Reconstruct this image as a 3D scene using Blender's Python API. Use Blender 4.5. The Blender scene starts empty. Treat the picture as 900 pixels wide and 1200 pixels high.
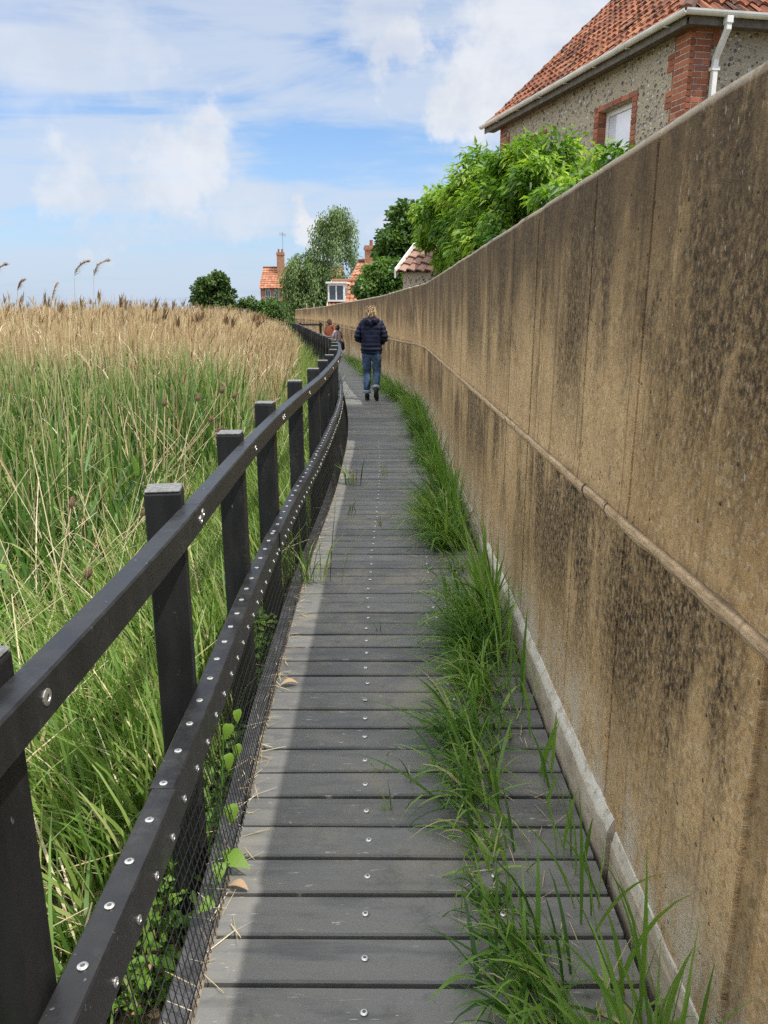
import bpy, bmesh, math, random
import numpy as np
from mathutils import Vector, Matrix, noise as mnoise
R = math.radians
rng = np.random.default_rng(11)
random.seed(5)
SC = bpy.context.scene
COL = SC.collection

# ------------------------------------------------------------------ helpers
def link(o, parent=None):
    COL.objects.link(o)
    if parent is not None: o.parent = parent
    return o

def tag(o, label=None, cat=None, group=None, kind=None):
    if label: o['label'] = label
    if cat: o['category'] = cat
    if group: o['group'] = group
    if kind: o['kind'] = kind
    return o

def empty(name, loc=(0, 0, 0), rz=0.0):
    o = bpy.data.objects.new(name, None)
    o.empty_display_size = 0.1
    o.location = loc; o.rotation_euler = (0, 0, rz)
    return link(o)

def mesh_obj(name, verts, faces, mat, parent=None, uv=None, smooth=False, attrs=None, bevel=0, segs=2):
    me = bpy.data.meshes.new(name)
    me.from_pydata([tuple(v) for v in verts], [], [tuple(f) for f in faces])
    if uv is not None:
        ul = me.uv_layers.new(name='UVMap')
        li = np.empty(len(me.loops), dtype=np.int32); me.loops.foreach_get('vertex_index', li)
        ul.data.foreach_set('uv', np.asarray(uv, dtype=np.float32)[li].ravel())
    if attrs:
        for k, a in attrs.items():
            at = me.attributes.new(k, 'FLOAT', 'POINT'); at.data.foreach_set('value', np.asarray(a, dtype=np.float32))
    if smooth: me.polygons.foreach_set('use_smooth', [True] * len(me.polygons))
    me.materials.append(mat)
    me.update()
    o = bpy.data.objects.new(name, me)
    if bevel:
        b = o.modifiers.new('edge', 'BEVEL'); b.width = bevel; b.segments = segs; b.limit_method = 'ANGLE'
    return link(o, parent)

def np_mesh(name, V, F, mat, parent=None, attrs=None, smooth=False):
    """V (N,3), F (M,4) quads"""
    V = np.ascontiguousarray(V, dtype=np.float32); F = np.ascontiguousarray(F, dtype=np.int32)
    me = bpy.data.meshes.new(name)
    n, m, k = len(V), len(F), F.shape[1]
    me.vertices.add(n); me.vertices.foreach_set('co', V.ravel())
    me.loops.add(m * k); me.loops.foreach_set('vertex_index', F.ravel())
    me.polygons.add(m); me.polygons.foreach_set('loop_start', np.arange(0, m * k, k, dtype=np.int32))
    if smooth: me.polygons.foreach_set('use_smooth', np.ones(m, dtype=bool))
    if attrs:
        for kk, a in attrs.items():
            at = me.attributes.new(kk, 'FLOAT', 'POINT'); at.data.foreach_set('value', np.asarray(a, dtype=np.float32))
    me.materials.append(mat); me.update(calc_edges=True)
    return link(bpy.data.objects.new(name, me), parent)

class MB:
    def __init__(s): s.v = []; s.f = []
    def add(s, vs, fs):
        n = len(s.v); s.v += [tuple(v) for v in vs]; s.f += [tuple(i + n for i in f) for f in fs]
    def box(s, x0, x1, y0, y1, z0, z1, fr=None):
        vs = [(x0,y0,z0),(x1,y0,z0),(x1,y1,z0),(x0,y1,z0),(x0,y0,z1),(x1,y0,z1),(x1,y1,z1),(x0,y1,z1)]
        if fr: vs = [fr(v) for v in vs]
        s.add(vs, [(0,3,2,1),(4,5,6,7),(0,1,5,4),(1,2,6,5),(2,3,7,6),(3,0,4,7)])
    def tube(s, pts, rad, n=8, caps=True):
        pts = [Vector(p) for p in pts]; rings = []
        up = Vector((0, 0, 1))
        for i, p in enumerate(pts):
            d = (pts[min(i+1, len(pts)-1)] - pts[max(i-1, 0)]).normalized()
            a = d.cross(up)
            if a.length < 1e-3: a = d.cross(Vector((1, 0, 0)))
            a.normalize(); b = a.cross(d).normalized()
            r = rad[i] if isinstance(rad, (list, tuple)) else rad
            rings.append([p + a * r * math.cos(2*math.pi*k/n) + b * r * math.sin(2*math.pi*k/n) for k in range(n)])
        base = len(s.v); vs = [v for rg in rings for v in rg]; fs = []
        for i in range(len(rings)-1):
            for k in range(n):
                fs.append((i*n+k, i*n+(k+1) % n, (i+1)*n+(k+1) % n, (i+1)*n+k))
        if caps:
            fs.append(tuple(range(n-1, -1, -1))); fs.append(tuple((len(rings)-1)*n+k for k in range(n)))
        s.add(vs, fs)
    def ring_sweep(s, rings, caps=True):
        n = len(rings[0]); vs = [v for rg in rings for v in rg]; fs = []
        for i in range(len(rings)-1):
            for k in range(n):
                fs.append((i*n+k, i*n+(k+1) % n, (i+1)*n+(k+1) % n, (i+1)*n+k))
        if caps:
            fs.append(tuple(range(n-1, -1, -1))); fs.append(tuple((len(rings)-1)*n+k for k in range(n)))
        s.add(vs, fs)
    def build(s, name, mat, parent=None, **kw):
        return mesh_obj(name, s.v, s.f, mat, parent, **kw)

# ------------------------------------------------------------------ node helper
class NT:
    def __init__(s, tree): s.t = tree
    def n(s, typ, **props):
        nd = s.t.nodes.new(typ)
        for k, v in props.items(): setattr(nd, k, v)
        return nd
    def put(s, sock, v):
        if hasattr(v, 'links') and hasattr(v, 'is_output'): s.t.links.new(v, sock)
        elif isinstance(v, (tuple, list)) and len(v) == 3 and sock.type == 'RGBA': sock.default_value = (*v, 1)
        else: sock.default_value = v
    def math(s, op, a, b=0.0, c=None, clamp=False):
        nd = s.n('ShaderNodeMath', operation=op); nd.use_clamp = clamp
        s.put(nd.inputs[0], a); s.put(nd.inputs[1], b)
        if c is not None: s.put(nd.inputs[2], c)
        return nd.outputs[0]
    def mix(s, f, a, b, mode='MIX'):
        nd = s.n('ShaderNodeMix', data_type='RGBA', blend_type=mode)
        s.put(nd.inputs[0], f); s.put(nd.inputs[6], a); s.put(nd.inputs[7], b)
        return nd.outputs[2]
    def vmath(s, op, a, b=(0, 0, 0)):
        nd = s.n('ShaderNodeVectorMath', operation=op); s.put(nd.inputs[0], a); s.put(nd.inputs[1], b)
        return nd
    def noise(s, vec, scale, detail=4, rough=.55, dist=0.0, color=False):
        nd = s.n('ShaderNodeTexNoise'); s.put(nd.inputs['Vector'], vec)
        nd.inputs['Scale'].default_value = scale; nd.inputs['Detail'].default_value = detail
        nd.inputs['Roughness'].default_value = rough; nd.inputs['Distortion'].default_value = dist
        return nd.outputs['Color' if color else 'Fac']
    def vor(s, vec, scale, feature='F1', out='Distance', rnd=1.0):
        nd = s.n('ShaderNodeTexVoronoi', feature=feature); s.put(nd.inputs['Vector'], vec)
        nd.inputs['Scale'].default_value = scale; nd.inputs['Randomness'].default_value = rnd
        return nd.outputs[out]
    def scale(s, vec, x, y, z):
        return s.vmath('MULTIPLY', vec, (x, y, z)).outputs[0]
    def ss(s, v, a, b, lo=0.0, hi=1.0, smooth=True):
        nd = s.n('ShaderNodeMapRange', interpolation_type='SMOOTHSTEP' if smooth else 'LINEAR')
        s.put(nd.inputs[0], v); nd.inputs[1].default_value = a; nd.inputs[2].default_value = b
        nd.inputs[3].default_value = lo; nd.inputs[4].default_value = hi
        return nd.outputs[0]
    def attr(s, name):
        return s.n('ShaderNodeAttribute', attribute_name=name).outputs['Fac']
    def obj(s): return s.n('ShaderNodeTexCoord').outputs['Object']
    def uv(s): return s.n('ShaderNodeTexCoord').outputs['UV']
    def geo(s): return s.n('ShaderNodeNewGeometry').outputs['Position']
    def sep(s, v):
        nd = s.n('ShaderNodeSeparateXYZ'); s.put(nd.inputs[0], v); return nd.outputs
    def ramp(s, f, stops):
        nd = s.n('ShaderNodeValToRGB'); s.put(nd.inputs[0], f); el = nd.color_ramp.elements
        while len(el) < len(stops): el.new(.5)
        for e, (p, c) in zip(el, stops): e.position = p; e.color = (*c, 1)
        return nd.outputs[0]
    def bump(s, h, strength=.3, dist=.01):
        nd = s.n('ShaderNodeBump'); s.put(nd.inputs['Height'], h)
        nd.inputs['Strength'].default_value = strength; nd.inputs['Distance'].default_value = dist
        return nd.outputs[0]

def new_mat(name):
    m = bpy.data.materials.new(name); m.use_nodes = True
    nt = NT(m.node_tree); b = m.node_tree.nodes['Principled BSDF']
    return m, nt, b

def mat(name, col, rough=.6, vary=.15, scale=8.0, bump=0.0, bscale=60.0, metal=0.0, spec=.5):
    m, q, b = new_mat(name)
    f = q.noise(q.obj(), scale, 5)
    lo = tuple(c * (1 - vary) for c in col); hi = tuple(min(1, c * (1 + vary)) for c in col)
    q.put(b.inputs['Base Color'], q.mix(q.ss(f, .3, .7), lo, hi))
    b.inputs['Roughness'].default_value = rough; b.inputs['Metallic'].default_value = metal
    b.inputs['Specular IOR Level'].default_value = spec
    if bump: q.put(b.inputs['Normal'], q.bump(q.noise(q.obj(), bscale, 5), bump, .005))
    return m

def leaf_mat(name, stops, trans=.35, rough=.5, spec=.4, tip=None, hueattr='rnd'):
    """foliage: colour per leaf from the attribute rnd, some light passing through"""
    m, q, b = new_mat(name)
    col = q.ramp(q.attr(hueattr), stops)
    if tip: col = q.mix(q.ss(q.attr('t'), tip[1], tip[2]), col, tip[0])
    q.put(b.inputs['Base Color'], col)
    b.inputs['Roughness'].default_value = rough; b.inputs['Specular IOR Level'].default_value = spec
    tr = q.n('ShaderNodeBsdfTranslucent'); q.put(tr.inputs[0], q.mix(1.0, col, (1.15, 1.25, .7), 'MULTIPLY'))
    mx = q.n('ShaderNodeMixShader'); mx.inputs[0].default_value = trans
    out = m.node_tree.nodes['Material Output']
    q.t.links.new(b.outputs[0], mx.inputs[1]); q.t.links.new(tr.outputs[0], mx.inputs[2]); q.t.links.new(mx.outputs[0], out.inputs[0])
    return m

# ------------------------------------------------------------------ the lie of the land
MARSH = -0.45
def smooth_curve(P):
    P = np.array(P, float); ys = np.linspace(P[0, 0], P[-1, 0], 2400)
    out = [ys]
    for k in range(1, P.shape[1]):
        v = np.interp(ys, P[:, 0], P[:, k]); w = 31
        pad = np.concatenate([v[0] + (v[1]-v[0]) * np.arange(-w, 0), v, v[-1] + (v[-1]-v[-2]) * np.arange(1, w+1)])
        v = np.convolve(pad, np.ones(2*w+1) / (2*w+1), 'valid'); out.append(v)
    return np.array(out)
_L = smooth_curve([(-6,-.44),(0,-.445),(1.7,-.43),(3.0,-.47),(4.4,-.48),(6.6,-.43),(8.6,-.44),(10,-.475),(11.6,-.55),(13.7,-.69),(16,-.95),(18.4,-1.26),(22,-1.75),(27,-2.45),(34,-3.4),(38,-4.0),(43,-4.75)])
_W = smooth_curve([(-6,.65),(12.2,.65),(12.9,.64),(14.9,.36),(18.7,-.02),(25,-.75),(34,-1.95),(42,-3.1),(50,-4.6),(60,-7.1),(66,-9)])
_T = smooth_curve([(-6,1.975),(13,1.975),(15,1.945),(19,1.9),(34,1.85),(42,1.78),(50,1.70),(60,1.60),(66,1.55)])
_D = smooth_curve([(-6,0),(13,0),(19,-.07),(34,-.12),(66,-.2)])
def deck_l(y): return np.interp(y, _L[0], _L[1])
def wall_x(y): return np.interp(y, _W[0], _W[1])
def wall_t(y): return np.interp(y, _T[0], _T[1])
def zd(y): return float(np.interp(y, _D[0], _D[1]))
def frame(fn, y, off=0.0):
    """point and rightward normal of a plan curve x=fn(y)"""
    e = .05; dx = (fn(y+e) - fn(y-e)) / (2*e); l = math.hypot(1, dx)
    nx, ny = 1/l, -dx/l
    return fn(y) + off*nx, y + off*ny, nx, ny

# ------------------------------------------------------------------ materials
def m_wall():
    m, q, b = new_mat('weathered_concrete')
    uv = q.uv(); s, z, _ = q.sep(uv)
    big = q.noise(uv, 1.3, 5, .6); mid = q.noise(q.scale(uv, 9, 3, 1), 1, 6, .65)
    c = q.mix(q.ss(big, .3, .7), (.49, .320, .145), (.68, .465, .235))
    c = q.mix(q.math('MULTIPLY', q.ss(mid, .4, .75), .45), c, (.34, .225, .12))
    # orange algae tint in patches
    c = q.mix(q.math('MULTIPLY', q.ss(q.noise(q.scale(uv, 2.2, 1.2, 1), 1.1, 4), .5, .75), .45), c, (.42, .25, .10))
    # aggregate grains
    agg = q.vor(uv, 85, 'F1', 'Color'); a1, a2, a3 = q.sep(agg)
    gr = q.noise(uv, 150, 3, .7)
    c = q.mix(q.math('MULTIPLY', q.ss(a1, .7, .95), .3), c, (.72, .6, .42))
    c = q.mix(q.math('MULTIPLY', q.ss(a2, .72, .95), .38), c, (.17, .11, .06))
    c = q.mix(q.math('MULTIPLY', q.ss(gr, .5, .72), .28), c, (.22, .15, .085))
    # board-mark lines: narrow vertical bands, irregular
    bl = q.noise(q.scale(uv, 6.5, .05, 1), 1, 9, .8)
    c = q.mix(q.math('MULTIPLY', q.ss(bl, .53, .64), .62), c, (.20, .13, .07))
    c = q.mix(q.math('MULTIPLY', q.ss(q.noise(q.scale(uv, 5.1, .04, 3), 1, 6, .7), .56, .7), .4), c, (.5, .38, .24))
    fine = q.noise(q.scale(uv, 30, .1, 7), 1, 3, .6)
    c = q.mix(q.math('MULTIPLY', q.ss(fine, .57, .66), .5), c, (.13, .085, .048))
    rough = q.noise(q.scale(uv, 62, 24, 3), 1, 6, .75)
    c = q.mix(q.math('MULTIPLY', q.ss(rough, .5, .68), .55), c, (.16, .105, .06))
    c = q.mix(q.math('MULTIPLY', q.ss(rough, .44, .30), .4), c, (.78, .62, .42))
    # dark lichen and soot streaks running down from the top and from under the band
    st = q.noise(q.scale(uv, 4.2, 1.8, 1), 1, 10, .74, .3)
    patch = q.noise(q.scale(uv, 1.25, .5, 5), 1.0, 3)
    env_hi = q.math('MULTIPLY', q.ss(z, 1.0, 1.45), q.ss(z, 2.02, 1.93, .55, 1.0))
    env_hi = q.math('ADD', env_hi, q.math('MULTIPLY', q.ss(z, 1.06, .97), q.math('MULTIPLY', q.ss(z, .12, .75), 1.05)))
    dk = q.math('MULTIPLY', q.ss(q.math('ADD', q.math('MULTIPLY', st, .62), q.math('MULTIPLY', patch, .48)), .47, .60), env_hi)
    sp = q.ss(q.noise(q.scale(uv, 62, 40, 1), 1, 5, .8), .36, .60)
    dk = q.math('MULTIPLY', dk, q.math('ADD', .22, q.math('MULTIPLY', sp, .78)))
    c = q.mix(q.math('MULTIPLY', dk, .95), c, (.036, .025, .016))
    # general darkening of the top lift (grime), kept in the stain pattern
    top = q.math('MULTIPLY', q.ss(z, 1.2, 1.95), q.ss(q.noise(q.scale(uv, 5, 1.6, 1), 1.2, 7, .75), .26, .52))
    c = q.mix(q.math('MULTIPLY', top, .78), c, (.092, .064, .039))
    # pale flecks
    fl = q.math('MULTIPLY', q.ss(q.noise(q.scale(uv, 80, 32, 9), 1, 2, .5), .66, .73), q.ss(patch, .35, .6))
    c = q.mix(q.math('MULTIPLY', fl, .65), c, (.62, .57, .47))
    # pits
    pit = q.vor(uv, 17, 'F1'); pm = q.ss(pit, .10, .05)
    c = q.mix(q.math('MULTIPLY', pm, .75), c, (.05, .036, .025))
    lip = q.math('MULTIPLY', q.attr('lip'), q.ss(q.noise(q.scale(uv, 7, 7, 1), 1, 6, .7), .3, .5))  # sunlit top edge put into the colour as a pale line
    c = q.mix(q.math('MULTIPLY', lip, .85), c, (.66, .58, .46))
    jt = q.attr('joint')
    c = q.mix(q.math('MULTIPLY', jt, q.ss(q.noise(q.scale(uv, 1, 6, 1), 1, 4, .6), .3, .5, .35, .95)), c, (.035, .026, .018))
    # lime bloom near the foot
    lime = q.math('MULTIPLY', q.ss(z, .50, .12), q.ss(q.noise(q.scale(uv, 5, 2.2, 1), 1, 8, .75), .42, .60))
    c = q.mix(q.math('MULTIPLY', lime, .8), c, (.64, .58, .48))
    q.put(b.inputs['Base Color'], c); b.inputs['Roughness'].default_value = .92; b.inputs['Specular IOR Level'].default_value = .2
    hgt = q.math('ADD', q.math('MULTIPLY', a1, .3), q.math('ADD', q.math('MULTIPLY', gr, .6), q.math('ADD', q.math('MULTIPLY', bl, .9), q.math('MULTIPLY', rough, -1.1))))
    hgt = q.math('SUBTRACT', hgt, q.math('MULTIPLY', pm, 1.2))
    q.put(b.inputs['Normal'], q.bump(hgt, .9, .010))
    return m
M_WALL = m_wall()

def m_band():
    m, q, b = new_mat('rough_mortar_band')
    uv = q.uv()
    f = q.noise(q.scale(uv, 9, 30, 1), 1, 6, .7)
    c = q.mix(q.ss(f, .3, .7), (.34, .235, .135), (.62, .45, .275))
    c = q.mix(q.math('MULTIPLY', q.ss(q.noise(q.scale(uv, 60, 90, 1), 1, 4, .7), .55, .7), .6), c, (.10, .07, .045))
    sb, zb, _ = q.sep(uv)
    c = q.mix(q.ss(zb, .008, .014, 0, .7), c, (.06, .044, .03))  # shade line of the recess, painted along the band's top
    crk = q.noise(q.scale(uv, 9, .2, 1), 1, 3, .6)
    c = q.mix(q.math('MULTIPLY', q.ss(crk, .60, .63), q.ss(crk, .67, .64)), c, (.06, .045, .03))
    q.put(b.inputs['Base Color'], c); b.inputs['Roughness'].default_value = .93; b.inputs['Specular IOR Level'].default_value = .2
    q.put(b.inputs['Normal'], q.bump(q.math('ADD', q.noise(uv, 90, 6, .7), f), .8, .012))
    return m
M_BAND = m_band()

def m_plinth():
    m, q, b = new_mat('limewashed_plinth')
    uv = q.uv(); s, z, _ = q.sep(uv)
    f = q.noise(q.scale(uv, 5, 14, 1), 1, 7, .7)
    c = q.mix(q.ss(f, .3, .65), (.33, .26, .18), (.52, .45, .35))
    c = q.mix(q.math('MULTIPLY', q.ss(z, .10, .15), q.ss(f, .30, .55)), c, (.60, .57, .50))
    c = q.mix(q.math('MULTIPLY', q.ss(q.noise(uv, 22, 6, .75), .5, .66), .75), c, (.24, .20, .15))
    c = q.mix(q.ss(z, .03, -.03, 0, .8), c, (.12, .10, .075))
    q.put(b.inputs['Base Color'], c); b.inputs['Roughness'].default_value = .9
    q.put(b.inputs['Normal'], q.bump(q.noise(uv, 40, 6, .7), .6, .008))
    return m
M_PLINTH = m_plinth()

def m_deck():
    m, q, b = new_mat('recycled_plastic_board')
    p = q.obj(); r = q.attr('rnd')
    off = q.n('ShaderNodeCombineXYZ'); q.put(off.inputs[0], q.math('MULTIPLY', r, 37.0)); q.put(off.inputs[1], q.math('MULTIPLY', r, 91.0))
    pp = q.vmath('ADD', p, off.outputs[0]).outputs[0]
    c = q.mix(r, (.090, .091, .090), (.172, .170, .161))
    cloud = q.noise(q.scale(pp, 4, 9, 1), 1, 6, .65)
    c = q.mix(q.math('MULTIPLY', q.ss(cloud, .42, .68), .6), c, (.20, .192, .165))
    c = q.mix(q.math('MULTIPLY', q.ss(q.noise(q.scale(pp, 2.2, 12, 1), 1.4, 4), .48, .7), .6), c, (.062, .064, .068))
    mud = q.ss(q.noise(q.vmath('ADD', p, (3.3, 1.7, 0)).outputs[0], 2.1, 7, .68), .50, .66)
    c = q.mix(q.math('MULTIPLY', mud, .75), c, (.215, .198, .155))
    alg = q.ss(q.noise(q.vmath('ADD', p, (9.3, 4.7, 0)).outputs[0], 3.4, 7, .7), .55, .68)
    c = q.mix(q.math('MULTIPLY', alg, .55), c, (.07, .075, .05))
    wet = q.ss(q.noise(q.vmath('ADD', pp, (1.3, 8.7, 0)).outputs[0], 7, 6, .7), .56, .7)
    c = q.mix(q.math('MULTIPLY', wet, .45), c, (.05, .05, .052))
    grain = q.noise(q.scale(pp, 5, 130, 1), 1, 4, .6)
    c = q.mix(q.math('MULTIPLY', q.ss(grain, .5, .75), .28), c, (.2, .2, .19))
    scuff = q.math('MULTIPLY', q.ss(q.noise(q.scale(pp, 14, 85, 1), 1, 3, .7, .6), .64, .70), q.ss(q.noise(pp, 3.1, 3), .46, .6))
    c = q.mix(q.math('MULTIPLY', scuff, .75), c, (.50, .49, .45))
    dirt = q.ss(q.noise(pp, 45, 4, .75), .64, .72)
    c = q.mix(q.math('MULTIPLY', dirt, .35), c, (.05, .045, .035))
    q.put(b.inputs['Base Color'], c)
    q.put(b.inputs['Roughness'], q.ss(cloud, .3, .7, .48, .68)); b.inputs['Specular IOR Level'].default_value = .45
    q.put(b.inputs['Normal'], q.bump(q.math('ADD', q.math('MULTIPLY', grain, .6), q.noise(pp, 60, 4, .6)), .22, .004))
    return m
M_DECK = m_deck()

def m_black(name, base=.020, rough=.42):
    m, q, b = new_mat(name)
    p = q.geo()
    f = q.noise(q.scale(p, 14, 14, 3), 1, 5, .6)
    c = q.mix(q.ss(f, .35, .7), (base, base, base * 1.08), (base * 1.7, base * 1.7, base * 1.75))
    sc = q.ss(q.noise(q.scale(p, 40, 40, 22), 1, 3, .7), .69, .73)
    c = q.mix(q.math('MULTIPLY', sc, .5), c, (.22, .22, .21))
    dust = q.math('MULTIPLY', q.ss(q.noise(q.scale(p, 5, 5, 2), 1.3, 6, .7), .5, .75), q.ss(q.noise(p, 55, 4, .7), .4, .65))
    c = q.mix(q.math('MULTIPLY', dust, .3), c, (.13, .125, .11))
    q.put(b.inputs['Base Color'], c); q.put(b.inputs['Roughness'], q.ss(f, .3, .7, rough - .05, rough + .12))
    b.inputs['Specular IOR Level'].default_value = .42
    q.put(b.inputs['Normal'], q.bump(q.noise(q.scale(p, 90, 30, 160), 1, 4, .6), .18, .003))
    return m
M_POST = m_black('black_plastic_post', .009, .5)
M_RAIL = m_black('black_plastic_rail', .014, .36)
M_CAP = mat('weathered_post_top', (.16, .16, .155), .6, .35, 60, .4, 120)
M_KICK = mat('grey_plastic_bearer', (.058, .058, .06), .6, .45, 12, .3, 90)
M_STEEL = mat('stainless_steel', (.60, .60, .58), .42, .12, 200, metal=.9)
M_RECESS = mat('screw_recess', (.12, .12, .12), .5, .2, 50, metal=.6)
M_NET = mat('black_netting', (.012, .012, .013), .5, .2, 20)
M_EDGE = mat('dusty_edge_batten', (.19, .155, .115), .85, .6, 9, .3, 120)
M_BATTEN = mat('dry_softwood_batten', (.36, .27, .19), .8, .35, 25, .3, 120)

def m_ground():
    m, q, b = new_mat('marsh_soil_and_litter')
    p = q.geo()
    v = q.vor(p, 26, 'F1', 'Color'); a, _, _ = q.sep(v)
    c = q.mix(q.ss(q.noise(p, 1.2, 6, .6), .35, .65), (.045, .036, .022), (.10, .078, .045))
    c = q.mix(q.math('MULTIPLY', q.ss(a, .45, .75), .7), c, (.27, .19, .11))
    c = q.mix(q.math('MULTIPLY', q.ss(q.noise(p, .35, 5), .45, .6), .5), c, (.06, .08, .025))
    q.put(b.inputs['Base Color'], c); b.inputs['Roughness'].default_value = .95
    q.put(b.inputs['Normal'], q.bump(q.vor(p, 26), .8, .02))
    return m
M_GROUND = m_ground()

M_GRASS = leaf_mat('lush_grass', [(0, (.032, .08, .015)), (.4, (.125, .23, .04)), (.75, (.26, .36, .085)), (1, (.56, .48, .28))], .33)
M_SHADEGRASS = leaf_mat('verge_grass', [(0, (.05, .12, .02)), (.45, (.16, .30, .05)), (.84, (.28, .41, .09)), (1, (.50, .43, .23))], .4)
M_REED = leaf_mat('green_reed', [(0, (.028, .075, .016)), (.45, (.095, .20, .038)), (.82, (.20, .32, .075)), (1, (.44, .42, .19))], .30, tip=((.38, .36, .18), .84, 1.0))
M_DRY = leaf_mat('dry_reed', [(0, (.20, .135, .075)), (.4, (.52, .375, .235)), (.8, (.72, .57, .40)), (1, (.80, .70, .53))], .32, .6, .3)
M_STRAW = leaf_mat('fallen_straw', [(0, (.38, .29, .15)), (.5, (.56, .46, .27)), (1, (.72, .64, .45))], .2, .6, .3)
M_PLUME = leaf_mat('reed_plume', [(0, (.14, .09, .055)), (.25, (.34, .22, .13)), (.6, (.50, .35, .21)), (1, (.62, .47, .31))], .3, .8, .1)
M_HERB = leaf_mat('marsh_herb', [(0, (.07, .16, .02)), (.5, (.14, .28, .03)), (1, (.24, .38, .06))], .45)
M_LITTER = leaf_mat('dead_leaf', [(0, (.17, .10, .055)), (.5, (.32, .21, .12)), (1, (.48, .34, .22))], .15, .8, .1)
M_LAUREL = leaf_mat('laurel_leaf', [(0, (.04, .11, .012)), (.5, (.17, .31, .028)), (1, (.38, .50, .07))], .42, .42, .4)
M_IVY = leaf_mat('ivy_leaf', [(0, (.045, .105, .02)), (.5, (.095, .185, .035)), (1, (.20, .30, .07))], .35, .42, .5)
M_DARKLEAF = leaf_mat('sycamore_leaf', [(0, (.03, .075, .015)), (.5, (.065, .135, .025)), (1, (.15, .23, .045))], .3, .5, .4)
M_BIRCH = leaf_mat('birch_leaf', [(0, (.07, .13, .035)), (.5, (.14, .215, .065)), (1, (.24, .32, .10))], .35, .5, .4)
M_FARLEAF = leaf_mat('field_tree_leaf', [(0, (.035, .08, .02)), (.5, (.08, .14, .035)), (1, (.15, .21, .06))], .3, .6, .3)
M_BARK = mat('grey_brown_bark', (.12, .10, .08), .9, .4, 12, .7, 40)
M_BIRCHBARK = mat('birch_bark', (.42, .40, .36), .8, .4, 14, .4, 40)
M_TEASEL = mat('teasel_head', (.13, .075, .042), .9, .5, 160, .8, 200)
M_TEASELSTEM = mat('teasel_stem', (.42, .33, .19), .8, .25, 20)

def m_flint():
    m, q, b = new_mat('flint_cobbles_in_mortar')
    p = q.uv()
    wv = q.vmath('ADD', q.scale(p, 1, 1.15, 1), q.vmath('MULTIPLY', q.noise(p, 9, 2, color=True), (.05, .05, 0)).outputs[0]).outputs[0]
    d = q.vor(wv, 15.0, 'F1', 'Distance', .85); cc = q.vor(wv, 15.0, 'F1', 'Color', .85); r, g2, b2 = q.sep(cc)
    size = q.ss(g2, 0, .8, .24, .50, False)
    st = q.ss(q.math('SUBTRACT', d, size), .03, -.05)
    mort = q.mix(q.ss(q.noise(p, 30, 5), .3, .7), (.31, .265, .19), (.43, .37, .27))
    stone = q.ramp(r, [(0, (.05, .048, .045)), (.25, (.13, .12, .105)), (.5, (.26, .225, .17)), (.72, (.46, .41, .32)), (1, (.70, .66, .57))])
    stone = q.mix(q.math('MULTIPLY', q.ss(q.noise(p, 60, 3), .5, .7), .4), stone, (.12, .11, .10))
    c = q.mix(st, mort, stone)
    q.put(b.inputs['Base Color'], c); q.put(b.inputs['Roughness'], q.ss(st, 0, 1, .95, .5))
    q.put(b.inputs['Normal'], q.bump(q.math('ADD', q.math('MULTIPLY', st, q.math('SUBTRACT', 1, d)), q.math('MULTIPLY', q.noise(p, 70, 4), .15)), .9, .05))
    return m
M_FLINT = m_flint()

def m_brick():
    m, q, b = new_mat('red_brick')
    oc = q.obj(); r = q.attr('rnd')
    c = q.ramp(r, [(0, (.20, .065, .035)), (.4, (.33, .105, .05)), (.75, (.42, .15, .075)), (1, (.24, .10, .07))])
    c = q.mix(q.math('MULTIPLY', q.ss(q.noise(oc, 45, 5, .7), .45, .7), .45), c, (.13, .06, .04))
    q.put(b.inputs['Base Color'], c); b.inputs['Roughness'].default_value = .9
    q.put(b.inputs['Normal'], q.bump(q.noise(oc, 80, 5, .7), .5, .006))
    return m
M_BRICK = m_brick()
M_MORTAR = mat('pale_mortar', (.46, .41, .33), .95, .2, 30, .4, 90)

def m_tile(name, stops):
    m, q, b = new_mat(name)
    oc = q.obj(); r = q.attr('rnd')
    c = q.ramp(r, stops)
    c = q.mix(q.math('MULTIPLY', q.ss(q.noise(oc, 6, 6, .65), .5, .72), .55), c, (.12, .075, .05))
    c = q.mix(q.math('MULTIPLY', q.ss(q.noise(oc, 28, 5, .7), .62, .7), .5), c, (.40, .37, .27))
    q.put(b.inputs['Base Color'], c); b.inputs['Roughness'].default_value = .85
    q.put(b.inputs['Normal'], q.bump(q.noise(oc, 60, 5, .7), .4, .006))
    return m
M_PANTILE = m_tile('weathered_pantile', [(0, (.09, .038, .024)), (.3, (.20, .070, .036)), (.7, (.30, .105, .050)), (1, (.38, .165, .085))])
M_ORANGE = m_tile('bright_orange_pantile', [(0, (.27, .10, .05)), (.5, (.37, .15, .075)), (1, (.44, .21, .12))])
M_OLDTILE = m_tile('brown_pantile', [(0, (.16, .085, .06)), (.5, (.25, .14, .10)), (1, (.33, .20, .15))])
M_WHITE = mat('white_upvc', (.78, .78, .75), .45, .12, 3.5)
M_SOFFIT = mat('weathered_soffit', (.13, .115, .095), .8, .25, 12)
M_LEAD = mat('grey_flashing', (.22, .22, .225), .6, .2, 12)
def m_glass(name, tint=(.03, .04, .05)):
    m, q, b = new_mat(name)
    q.put(b.inputs['Base Color'], q.mix(q.noise(q.obj(), 1.5, 2), tint, tuple(t * 1.8 for t in tint)))
    b.inputs['Roughness'].default_value = .06; b.inputs['Specular IOR Level'].default_value = .9
    return m
M_GLASS = m_glass('window_glass')
M_PALEGLASS = m_glass('pale_glass', (.42, .43, .47))  # pane with a pale whitish-blue base colour

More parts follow.
